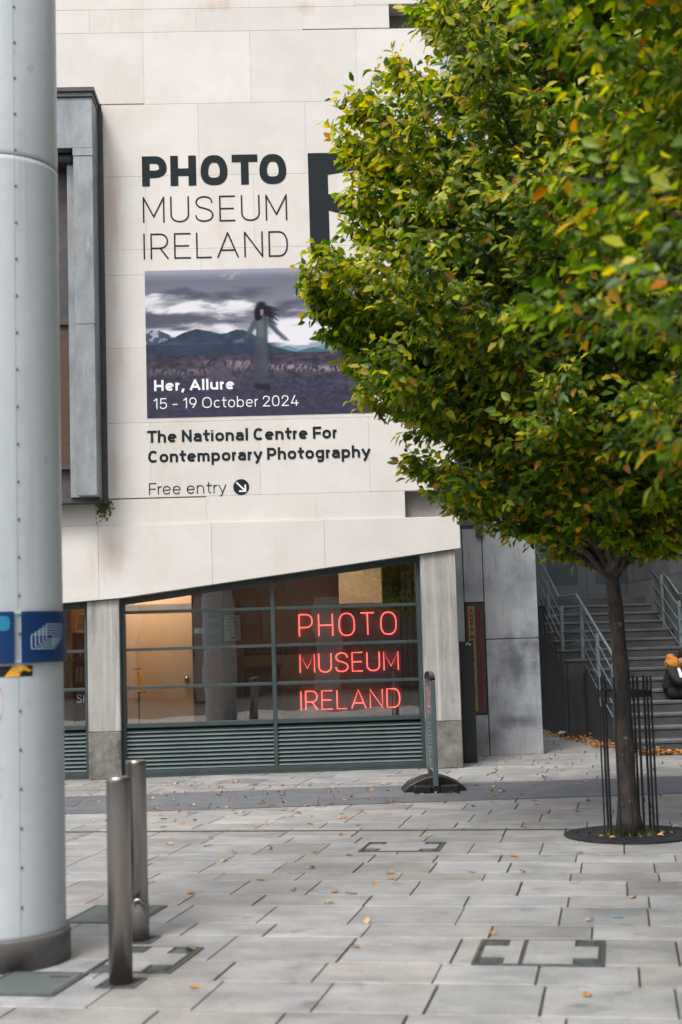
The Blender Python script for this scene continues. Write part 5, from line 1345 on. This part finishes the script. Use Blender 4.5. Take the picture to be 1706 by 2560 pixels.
def tree(label, base, fork, env, ztop, nl, r0, seed, guard_flare=True, limb_step=.062, lean=None, leaf=(.072,.108), dense=False, yell=1.0, extra=()):
    rg = np.random.default_rng(seed); rr = random.Random(seed)
    base = Vector(base); fork = Vector(fork)
    T = Matrix.Translation(base); t = thing('street_tree', label, 'tree', T, 'hornbeam street trees on the square')
    # trunk with a flared, slightly uneven foot
    mb = MB(); path = []; rs = []
    for i in range(15):
        f = i/14; p = base.lerp(fork,f)+Vector((.012*math.sin(f*5+seed),.010*math.cos(f*4),0)); path.append(p-Vector((0,0,.02 if i == 0 else 0)))
        rs.append(r0*(1-.28*f)+r0*.55*math.exp(-f*14)+.004*math.sin(f*23))
    path.append(fork+Vector((0,0,.10))); rs.append(rs[-1]*1.06); 
    mb.tube(path, rs, 14); obj('trunk', mb, M['bark'], t, smooth=True)
    bm2 = MB(); top = Vector((fork.x,fork.y,ztop)); npt = 10
    lead = [fork.lerp(top,i/npt)+Vector((rr.uniform(-.05,.05)*i/npt*2,rr.uniform(-.05,.05)*i/npt*2,0)) for i in range(npt+1)]
    bm2.tube(lead, [max(.008,rs[-1]*.62*(1-i/npt)) for i in range(npt+1)], 7)
    def leadpt(z): f = max(0,min(1,(z-fork.z)/(top.z-fork.z)))*npt; i = min(int(f),npt-1); return lead[i].lerp(lead[i+1],f-i)
    LP, LD, LN, LL, LW, LC, LK = [],[],[],[],[],[],[]
    lob = [(rr.uniform(0,6.28), rr.uniform(0,6.28), rr.choice((2,3,4,5))) for _ in range(5)]
    def lump(az, z): return 1+.055*sum(math.sin(k*az+p+z*2.1*(.5+.3*j)+q) for j,(p,q,k) in enumerate(lob))/2.2
    def leaf_along(p0, p1, outf, dens=.040, tip=True):
        ax = (p1-p0); L = ax.length
        if L < .02: return
        ax.normalize(); side = ax.cross(Vector((0,0,1)))
        if side.length < .1: side = Vector((1,0,0))
        side.normalize(); side = (side+Vector((0,0,rr.uniform(-.45,.45)))).normalized()
        n = max(2,int(L/dens)); sg_ = 1; sr = rr.random(); tx, ty = rr.gauss(0,.32), rr.gauss(0,.32); dz_ = rr.uniform(-.25,.15)
        for i in range(n+1):
            f = i/n; p = p0.lerp(p1,f)+Vector((0,0,-.03*f*f)); sg_ = -sg_
            if i == n and tip: dd = ax*1.0+Vector((0,0,-.25))
            else: dd = ax*rr.uniform(.35,.75)+side*sg_*rr.uniform(.5,.95)+Vector((0,0,rr.uniform(-1.0,-.35)+dz_))
            rad = Vector((p.x-fork.x,p.y-fork.y,0)); rad = rad.normalized() if rad.length > .05 else Vector((0,0,0)); nn = rad*.85+Vector((tx+rr.gauss(0,.2),ty+rr.gauss(0,.2),.62))
            LP.append(p); LD.append(dd); LN.append(nn); l = rr.uniform(*leaf)*(1.0 if rr.random() > .12 else .6); LL.append(l); LW.append(l*rr.uniform(.50,.64)); LK.append(rr.uniform(0,1))
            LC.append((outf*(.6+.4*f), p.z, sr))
    ga = 2.39996
    for i in range(nl+len(extra)):
        f = (i+.5)/nl; z1 = fork.z+.12+(ztop-fork.z-.15)*(min(f,1)**.86); az = i*ga+rr.uniform(-.3,.3)
        R1 = env(z1)*lump(az,z1)*rr.uniform(.80,1.04)
        if i >= nl: z1, az, R1 = extra[i-nl][0], extra[i-nl][1], env(extra[i-nl][0])*extra[i-nl][2]*.97
        if R1 < .12: continue
        zs_ = max(fork.z+rr.uniform(-.02,.10), z1-R1*rr.uniform(.62,.95)-.1); st = leadpt(zs_); c = leadpt(z1)
        en = Vector((fork.x+(c.x-fork.x)*.5+R1*math.cos(az), fork.y+(c.y-fork.y)*.5+R1*math.sin(az), z1))
        n = 9; pts = []
        for j in range(n+1):
            q = j/n; bend = math.sin(q*math.pi)*.14*R1
            p = st.lerp(en,q)+Vector((-math.sin(az)*.05*math.sin(q*5+i),math.cos(az)*.05*math.sin(q*4+i), bend*.55-.0))
            pts.append(p)
        rb = (.030 if zs_ < fork.z+.5 else .018)*min(1.2,.5+R1/2.5)
        bm2.tube(pts, [max(.0028,rb*(1-q/n)**.9) for q in range(n+1)], 6)
        Ltot = sum((pts[j+1]-pts[j]).length for j in range(n)); q = .16 if zs_ > fork.z+.4 else .24; sgn = 1
        while q < 1.0:
            k = min(int(q*n),n-1); p = pts[k].lerp(pts[k+1],q*n-k); dirl = (pts[k+1]-pts[k]).normalized()
            sgn = -sgn; side = dirl.cross(Vector((0,0,1))).normalized()*sgn
            dd = (dirl*rr.uniform(.5,.9)+side*rr.uniform(.5,1.0)+Vector((0,0,rr.uniform(-.15,.45)))).normalized()
            sl_ = rr.uniform(.22,.50)*(1.15-.45*q)*min(1.0,.45+R1/2.2)
            e = p+dd*sl_
            re = math.hypot(e.x-fork.x,e.y-fork.y); lim = env(e.z)*lump(math.atan2(e.y-fork.y,e.x-fork.x),e.z)*1.0
            if re > lim and re > .2:
                s_ = max(lim,.1)/re; e = Vector((fork.x+(e.x-fork.x)*s_, fork.y+(e.y-fork.y)*s_, e.z))
            if e.z > fork.z-.12:
                bm2.tube([p,p.lerp(e,.5)+Vector((0,0,.01)),e], [.0045,.003,.0015], 4, cap=False)
                leaf_along(p.lerp(e,.12), e, q)
                for h in range(3 if dense else 2):
                    m_ = p.lerp(e,rr.uniform(.25,.75)); d2 = (dd*.7+Vector((rr.gauss(0,.6),rr.gauss(0,.6),rr.gauss(.05,.4)))).normalized(); e2 = m_+d2*rr.uniform(.12,.24)
                    re = math.hypot(e2.x-fork.x,e2.y-fork.y); lim2 = env(e2.z)*1.03
                    if re < max(lim2,.25): leaf_along(m_, e2, q)
            q += limb_step/Ltot*rr.uniform(.75,1.25)
        leaf_along(pts[-2], pts[-1], 1.0, .035)
    bo = obj('branches', bm2, M['bark'], t, smooth=True)
    n = len(LP); P_ = np.array([tuple(p) for p in LP]); Dd = np.array([tuple(p) for p in LD]); Nn = np.array([tuple(p) for p in LN])
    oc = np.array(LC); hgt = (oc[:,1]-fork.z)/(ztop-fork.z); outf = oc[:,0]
    clump = np.array([math.sin(p[0]*2.3+seed)*math.sin(p[1]*2.1+1)*math.sin(p[2]*2.6+2) for p in P_])
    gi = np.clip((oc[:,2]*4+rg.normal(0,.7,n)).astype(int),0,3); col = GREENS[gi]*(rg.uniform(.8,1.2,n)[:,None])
    py = np.clip(.12+1.3*np.clip(outf-.45,0,1)*np.clip(.15+1.5*hgt,0,1)+.22*clump+.55*(oc[:,2]-.5),0,.88); py = py*yell; r = rg.random(n)  # real autumn yellow, weighted to outer high leaves to paint in the lit edges
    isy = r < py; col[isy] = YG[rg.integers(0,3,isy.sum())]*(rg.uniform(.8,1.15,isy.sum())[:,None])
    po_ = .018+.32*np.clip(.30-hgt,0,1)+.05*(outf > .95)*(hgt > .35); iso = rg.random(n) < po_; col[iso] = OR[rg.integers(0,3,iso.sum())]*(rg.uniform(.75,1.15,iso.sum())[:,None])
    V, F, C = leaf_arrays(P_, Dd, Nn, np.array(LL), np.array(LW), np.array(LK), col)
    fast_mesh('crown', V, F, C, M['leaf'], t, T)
    print('LEAVES', n)
    return t
tb = gnd(1580,2088); fk = at(1531,1440,tb.y); px2m = tb.y/FPX
prof = [(1440,.10),(1400,.42),(1370,.62),(1345,.85),(1310,1.04),(1250,1.27),(1180,1.66),(1085,1.92),(1000,2.03),(920,2.10),(830,2.25),(760,2.42),(720,2.46),(680,2.52),(640,2.42),(560,2.18),(500,2.08),(400,2.06),(330,2.14),(250,2.24),(200,2.12),(150,1.66),(60,1.56),(0,1.52),(-120,1.3),(-260,.9),(-420,.25)]
ez_ = [at(1531,y,tb.y).z for y, _ in prof]; er = [r for _, r in prof]
envA = lambda z: float(np.interp(z, ez_, er))
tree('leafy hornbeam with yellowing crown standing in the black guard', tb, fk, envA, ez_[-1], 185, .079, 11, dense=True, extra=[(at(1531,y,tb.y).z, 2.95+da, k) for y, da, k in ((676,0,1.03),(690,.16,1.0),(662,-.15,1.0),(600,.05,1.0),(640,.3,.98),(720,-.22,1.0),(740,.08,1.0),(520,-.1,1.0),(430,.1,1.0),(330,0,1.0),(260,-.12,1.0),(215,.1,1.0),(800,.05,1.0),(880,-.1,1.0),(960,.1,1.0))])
baseB = Vector((2.95,5.75,0)); forkB = Vector((2.92,5.75,2.0))
zB = [2.0,2.2,2.5,3.0,3.6,4.4,5.2,6.0,7.0,7.6]; rB = [.2,1.5,1.95,2.10,2.15,2.12,2.0,1.8,1.2,.2]
envB = lambda z: float(np.interp(z, zB, rB))
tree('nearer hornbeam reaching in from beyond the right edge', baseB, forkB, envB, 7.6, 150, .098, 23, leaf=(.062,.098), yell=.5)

# ---- guard, grate and grass round the trunk
gd = thing('tree_guard', 'black steel tree guard of upright bars round the trunk', 'tree guard', tb)
rg_ = .212; ztop_g = EYE+ray(1560,1691).z*tb.y/ray(1560,1691).y; zb0, zb1 = [EYE+ray(1560,y).z*tb.y/ray(1560,y).y for y in (1742,1725)]
for i, a in enumerate((-85,241,-49,-24,3,161,28,134,56,76,100)):
    r = R_(a-101); p = Vector((tb.x+rg_*math.cos(r), tb.y+rg_*math.sin(r), 0))
    mb = MB(Matrix.Translation(p) @ Matrix.Rotation(r,4,'Z')); mb.box(-.0065,.0065,-.008,.008,.0,ztop_g); obj('bar', mb, M['guard'], gd)
n = 40
mb = MB(); 
for i in range(n):
    for rr_ in (rg_-.011, rg_-.005):
        for z in (zb0, zb1): a = 2*math.pi*i/n; mb.V.append((tb.x+rr_*math.cos(a), tb.y+rr_*math.sin(a), z))
for i in range(n):
    a, b = 4*i, 4*((i+1) % n); mb.F += [(a+2,b+2,b+3,a+3),(a,a+1,b+1,b),(a+1,a+3,b+3,b+1),(a,b,b+2,a+2)]; mb.T += [None]*4
obj('hoop', mb, M['guard'], gd)
gt = thing('tree_grate', 'round cast iron grate flush with the paving at the tree foot', 'tree grate', tb)
mb = MB()
for r0_, r1__ in ((.245,.33),(.345,.43),(.445,.535)):
    n = 72; b = len(mb.V)
    for i in range(n):
        a = 2*math.pi*i/n; c, s = math.cos(a), math.sin(a)
        mb.V += [(tb.x+r0_*c,tb.y+r0_*s,.003),(tb.x+r0_*c,tb.y+r0_*s,.016),(tb.x+r1__*c,tb.y+r1__*s,.016),(tb.x+r1__*c,tb.y+r1__*s,.003)]
    for i in range(n):
        p, q = b+4*i, b+4*((i+1) % n)
        for k in range(3): mb.F.append((p+k,q+k,q+k+1,p+k+1)); mb.T.append(None)
for i in range(8):
    a = 2*math.pi*i/8+.2; c, s = math.cos(a), math.sin(a); w_ = .02
    mb.add([(tb.x+r_*c-w_*s*k,tb.y+r_*s+w_*c*k,.0145) for r_ in (.32,.45) for k in (-1,1)],[(0,1,3,2)])
obj('ring', mb, M['iron'], gt)
mb = MB(); mb.add([(tb.x+.535*math.cos(2*math.pi*i/60),tb.y+.535*math.sin(2*math.pi*i/60),.005) for i in range(60)],[tuple(range(60))]); obj('soil', mb, M['cover_dark'], gt)
mb = MB()
for i in range(260):
    a = random.uniform(0,6.28); r = random.uniform(.10,.245); p = Vector((tb.x+r*math.cos(a),tb.y+r*math.sin(a),.005)); h = random.uniform(.04,.12)*random.uniform(.5,1); l = Vector((random.gauss(0,.35),random.gauss(0,.35),1)).normalized()*h; s = Vector((math.cos(a*7),math.sin(a*7),0))*.003
    mb.add([p-s,p+s,p+l*.6+s*.6,p+l,p+l*.6-s*.6],[(0,1,2,3,4)])
g_ = obj('grass', mb, M['grass']); g_['kind'] = 'stuff'; g_['label'] = 'short grass tuft growing inside the tree guard'; g_['category'] = 'grass'

# ---- fallen leaves
def leaf_mesh(name, seed, mat):
    rr = random.Random(seed); n = 5; bm_ = bmesh.new(); curl = rr.uniform(.15,.6); rowsv = []
    for i in range(n+1):
        f = i/n; wd = .28*math.sin(math.pi*min(1,f*.92+.08))**.8*(1.0 if f < .6 else (1-f)/.4*.9+.05); z = curl*.22*math.sin(math.pi*f)+.02; tw = rr.uniform(-.05,.05)
        rowsv.append([bm_.verts.new((f-.5,-wd,z+curl*wd*.5+tw)),bm_.verts.new((f-.5,0,z-.02)),bm_.verts.new((f-.5,wd,z+curl*wd*.6-tw))])
    for i in range(n):
        for j in range(2): bm_.faces.new((rowsv[i][j],rowsv[i+1][j],rowsv[i+1][j+1],rowsv[i][j+1]))
    me = bpy.data.meshes.new(name); bm_.to_mesh(me); bm_.free(); me.materials.append(mat)
    for p in me.polygons: p.use_smooth = True
    return me
LM = [leaf_mesh('fallen_leaf', i, M[k]) for i, k in enumerate(('litter','litter','litter_pale','litter','litter_brown','litter','litter_pale'))]
LLAB = {'dry_leaf':'dry orange tan leaf lying loose on the grey paving','pale_leaf':'pale yellowish leaf lying loose on the grey paving','brown_leaf':'dark brown curled leaf lying loose on the grey paving'}
def drop(p, s=None, mi=None, z=.004):
    me = LM[random.randrange(len(LM)) if mi is None else mi]; o = bpy.data.objects.new('fallen_leaf', me); COL.objects.link(o)
    o.location = (p.x,p.y,z); s = s or random.uniform(.048,.08); o.scale = (s,s,s); o.rotation_euler = (random.gauss(0,.12),random.gauss(0,.12),random.uniform(0,6.28))
    tag(o, LLAB[me.materials[0].name], 'leaf', 'fallen leaves on the paving')
nearpx = [(.548*875,1900+.548*610),(.548*1190,1900+.548*550),(.548*1340,1900+.548*595),(.548*1505,1900+.548*657),(.548*890,1900+.548*1040),(.548*950,1900+.548*393),(.548*1068,1900+.548*425),(.548*1020,1900+.548*465),(.548*1435,1900+.548*420),(.548*1415,1900+.548*498),(.548*1530,1900+.548*604),(.548*865,1900+.548*870)]
nearpx += [(846+.548*x,1900+.548*y) for x, y in ((240,545),(610,515),(1340,632),(700,795),(75,855),(1135,1075),(800,440),(1100,428),(60,612),(840,515),(130,740),(1150,735),(165,570),(240,520),(50,437),(420,347),(850,310),(925,315),(570,315),(400,320))]
for x, y in nearpx: drop(gnd(x,y), random.uniform(.06,.08), random.choice((0,1,2,3,5)))
for i in range(165):
    while True:
        x = random.gauss(560,260) if random.random() < .72 else random.uniform(160,1700); y = 1955+abs(random.gauss(0,1))*62
        p = gnd(x,y)
        if 150 < x < 1710 and y < 2130 and loc(p).y < -.08: break
    drop(p, z=.010 if b0 < loc(p).y < b1 else .004)
for i in range(26): drop(gnd(random.uniform(1230,1420),random.uniform(1868,1945)))
for i in range(12):
    a = random.uniform(0,6.28); r = random.uniform(.2,.5); drop(tb+Vector((r*math.cos(a),r*math.sin(a),0)), z=.02)
for i in range(8): drop(gnd(random.uniform(1005,1170),random.uniform(1975,1990)), z=.01)
def pile(pts, n, sp, label):
    mb = MB(); rr = random
    for i in range(n):
        k = rr.random()*(len(pts)-1); j = int(k); p = pts[j].lerp(pts[j+1],k-j)+Vector((rr.gauss(0,sp),rr.gauss(0,sp),abs(rr.gauss(0,.028))+.006)); a = rr.uniform(0,6.28); s = rr.uniform(.05,.085)
        d = Vector((math.cos(a),math.sin(a),rr.gauss(0,.3))).normalized()*s; e = Vector((-math.sin(a),math.cos(a),rr.gauss(0,.3)))*s*.28; h = Vector((0,0,s*.15))
        mb.add([p-d*.5,p+e+h,p+d*.5,p-e+h*.6,p],[(0,4,1),(4,2,1),(0,3,4),(4,3,2)])
    o = obj('leaf_pile', mb, M['litter']); o['kind'] = 'stuff'; o['label'] = label; o['category'] = 'leaves'
pile([gnd(1610,1888),gnd(1660,1887),gnd(1760,1884)], 420, .07, 'drift of dry orange leaves at the foot of the stairs')
pile([gnd(1388,1836),gnd(1440,1850),gnd(1500,1866),gnd(1540,1876)], 380, .10, 'drift of dry orange leaves along the stair side wall')
mb = MB(); p = gnd(1546,2293); q = GMI @ p  # turquoise paint mark on the slabs
mb.fr = GM
mb.add([(q.x-.035,q.y-.012,.004),(q.x+.03,q.y-.018,.005),(q.x+.036,q.y+.012,.006),(q.x-.01,q.y+.010,.004),(q.x-.04,q.y+.02,.005)],[(0,1,2,3,4)])
tag(obj('paint_mark', mb, plain('turquoise_paint',(.08,.45,.55),.5)), 'small turquoise paint mark on the paving at right', 'litter')
mb = MB(); p = gnd(1412,1843)
for i in range(5): 
    c = p+Vector((random.gauss(0,.03),random.gauss(0,.03),.02+.012*i)); mb.add([c+Vector((-.07,-.04,0)),c+Vector((.06,-.05,.02)),c+Vector((.08,.05,.01)),c+Vector((-.05,.06,.03))],[(0,1,2,3)])
tag(obj('crumpled_paper', mb, M['paper']), 'crumpled white paper among the leaves by the stairs', 'litter')

# ================================================================== seated person
pf = Vector((.86,-.50,0)).normalized(); pl_ = Vector((-pf.y,pf.x,0))     # facing right, a little towards the camera; pl_ = the person's left
seat_z = 4*RS; hip = Vector((4.86,0,0)); 
hp = at(1678,1745,21.62); hip = Vector((hp.x,hp.y,seat_z+.11))
def pp_(f, l, z): return hip+pf*(f+.05*max(0,z))+pl_*l+Vector((0,0,z*.78 if z > 0 else z))
def skin_obj(name, chains, mat, parent, M_, sub=2):
    bm = bmesh.new(); ly = bm.verts.layers.skin.verify(); reg = {}
    inv = M_.inverted()
    for ch in chains:
        prev = None
        for (p, r) in ch:
            key = tuple(round(c,4) for c in p)
            if key not in reg:
                v = bm.verts.new(inv @ Vector(p)); rx = r if isinstance(r,tuple) else (r,r); v[ly].radius = rx; v[ly].use_root = len(reg) == 0; reg[key] = v
            v = reg[key]
            if prev is not None and prev is not v and bm.edges.get((prev,v)) is None: bm.edges.new((prev,v))
            prev = v
    me = bpy.data.meshes.new(name); bm.to_mesh(me); bm.free(); o = bpy.data.objects.new(name, me); COL.objects.link(o)
    if parent is not None: o.parent = parent
    else: o.location = M_.translation
    MW[o.name] = M_; me.materials.append(mat)
    s = o.modifiers.new('skin','SKIN'); s.use_smooth_shade = True; d = o.modifiers.new('sub','SUBSURF'); d.levels = sub; d.render_levels = sub
    return o
PM = Matrix.Translation((hip.x,hip.y,seat_z))
pe = thing('person', 'person in a dark jacket with orange hood sitting hunched on the stairs', 'person', PM)
lum = pp_(.01,0,.18); chest = pp_(.05,0,.40); nb = pp_(.11,0,.56); hd0 = pp_(.19,0,.61); hd1 = pp_(.25,0,.70); crownp = pp_(.26,0,.78)
shl, shr = pp_(.07,.20,.49), pp_(.07,-.20,.49); ell, elr = pp_(.17,.28,.22), pp_(.17,-.28,.22); wl, wr = pp_(.52,.08,.19), pp_(.52,-.08,.19)
hl, hr = pp_(.02,.10,.0), pp_(.02,-.10,.0); knl, knr = pp_(.46,.14,.03), pp_(.46,-.14,.03); anl, anr = pp_(.58,.13,-.33), pp_(.58,-.13,-.33)
anl.z = anr.z = max(2*RS+.09, seat_z+.11-.36); tol, tor = anl+pf*.16-Vector((0,0,.05)), anr+pf*.16-Vector((0,0,.05))
fing = []
for w_, sgn in ((wl,-1),(wr,1)):
    palm = w_+pf*.06+pl_*sgn*.015
    fing.append([(w_,.028),(palm,.034)])
    for k in range(4):
        b_ = palm+pf*.03+Vector((0,0,.022-.015*k)); fing.append([(palm,.034),(b_,.009),(b_+pf*.03+pl_*sgn*.01,.0085),(b_+pf*(.04-.004*abs(k-1))+pl_*sgn*.03,.0075)])
    fing.append([(palm,.034),(palm+Vector((0,0,.035))+pf*.01,.010),(palm+Vector((0,0,.045))+pf*.04,.009)])
body = skin_obj('body', [[(hip+pf*.04+Vector((0,0,.02)),(.08,.07)),(lum,(.11,.10)),(chest,(.15,.11)),(nb,.055),(hd0,.065),(hd1,(.082,.092)),(crownp,.07)],
    [(chest,(.15,.11)),(shl,.055),(ell,.042),(wl,.028)],[(chest,(.15,.11)),(shr,.055),(elr,.042),(wr,.028)],
    [(hip+pf*.04+Vector((0,0,.02)),(.08,.07)),(hl+pf*.06,.07),(knl,.058),(anl,.040),(tol,.035)],[(hip+pf*.04+Vector((0,0,.02)),(.08,.07)),(hr+pf*.06,.07),(knr,.058),(anr,.040),(tor,.035)]]+fing, M['skin'], pe, PM)
skin_obj('jacket', [[(pp_(0,0,-.01),(.175,.15)),(lum,(.18,.155)),(chest,(.185,.145)),(pp_(.08,0,.49),(.15,.11))],
    [(chest,(.185,.145)),(shl,.088),(ell,.068),(wl.lerp(ell,.12),.048)],[(chest,(.185,.145)),(shr,.088),(elr,.068),(wr.lerp(elr,.12),.048)]], M['olive'], pe, PM)
skin_obj('shoulder_panel', [[(pp_(.07,-.255,.455),.095),(pp_(.06,-.19,.515),.115),(pp_(.05,0,.53),(.16,.125)),(pp_(.06,.19,.515),.115),(pp_(.07,.255,.455),.095)],[(pp_(.05,0,.53),(.16,.125)),(pp_(-.03,0,.48),.12)]], M['orange'], pe, PM)
skin_obj('hood', [[(pp_(.05,-.11,.62),.060),(pp_(.0,-.06,.65),.07),(pp_(-.02,0,.66),.075),(pp_(.0,.06,.65),.07),(pp_(.05,.11,.62),.060),(pp_(.15,.10,.58),.045)],[(pp_(.05,-.11,.62),.060),(pp_(.15,-.10,.58),.045)]], M['orange'], pe, PM)
skin_obj('hood_lining', [[(pp_(.06,-.085,.655),.05),(pp_(.05,0,.70),.062),(pp_(.06,.085,.655),.05)],[(pp_(.05,0,.70),.062),(pp_(.12,0,.64),.06)]], M['hair'], pe, PM)
skin_obj('white_stripe', [[(pp_(.16,-.19,.47),.03),(pp_(.20,-.20,.38),.036),(pp_(.23,-.215,.25),.034),(pp_(.25,-.21,.17),.026)],], M['white'], pe, PM, 1)
skin_obj('trousers', [[(hip-pf*.015,(.14,.115)),(hl+pf*.06,.108),(knl,.085),(anl+Vector((0,0,.03)),.065)],[(hip-pf*.015,(.14,.115)),(hr+pf*.06,.108),(knr,.085),(anr+Vector((0,0,.03)),.065)]], M['trouser'], pe, PM)
for a_, t_ in ((anl,tol),(anr,tor)):
    skin_obj('shoe', [[(a_-pf*.03-Vector((0,0,.035)),.045),(a_+pf*.06-Vector((0,0,.045)),.043),(t_+pf*.03-Vector((0,0,.002)),.036)]], M['shoe'], pe, PM, 1)
skin_obj('hair', [[(pp_(.155,0,.67),.066),(pp_(.195,0,.74),(.088,.085)),(pp_(.245,0,.805),.080),(pp_(.31,0,.815),.052)],[(pp_(.195,0,.74),(.088,.085)),(pp_(.13,0,.72),.05)]], M['hair'], pe, PM)
fdir = (pf*.88-Vector((0,0,.48))).normalized()
skin_obj('nose', [[(hd1+fdir*.048+Vector((0,0,.01)),.014),(hd1+fdir*.074-Vector((0,0,.02)),.018)]], M['skin'], body, PM, 1)
for s in (-1,1):
    skin_obj('ear', [[(hd1-pf*.015+pl_*s*.086+Vector((0,0,.02)),.014),(hd1-pf*.02+pl_*s*.088-Vector((0,0,.025)),.011)]], M['skin'], body, PM, 1)
    skin_obj('eye', [[(hd1+fdir*.050+pl_*s*.028+Vector((0,0,.025)),.011),(hd1+fdir*.050+pl_*s*.038+Vector((0,0,.025)),.009)]], M['shoe'], body, PM, 1)
skin_obj('mouth', [[(hd1+fdir*.040-pl_*.02-Vector((0,0,.045)),.010),(hd1+fdir*.040+pl_*.02-Vector((0,0,.045)),.010)]], plain('lips', (.42,.17,.13), .5), body, PM, 1)
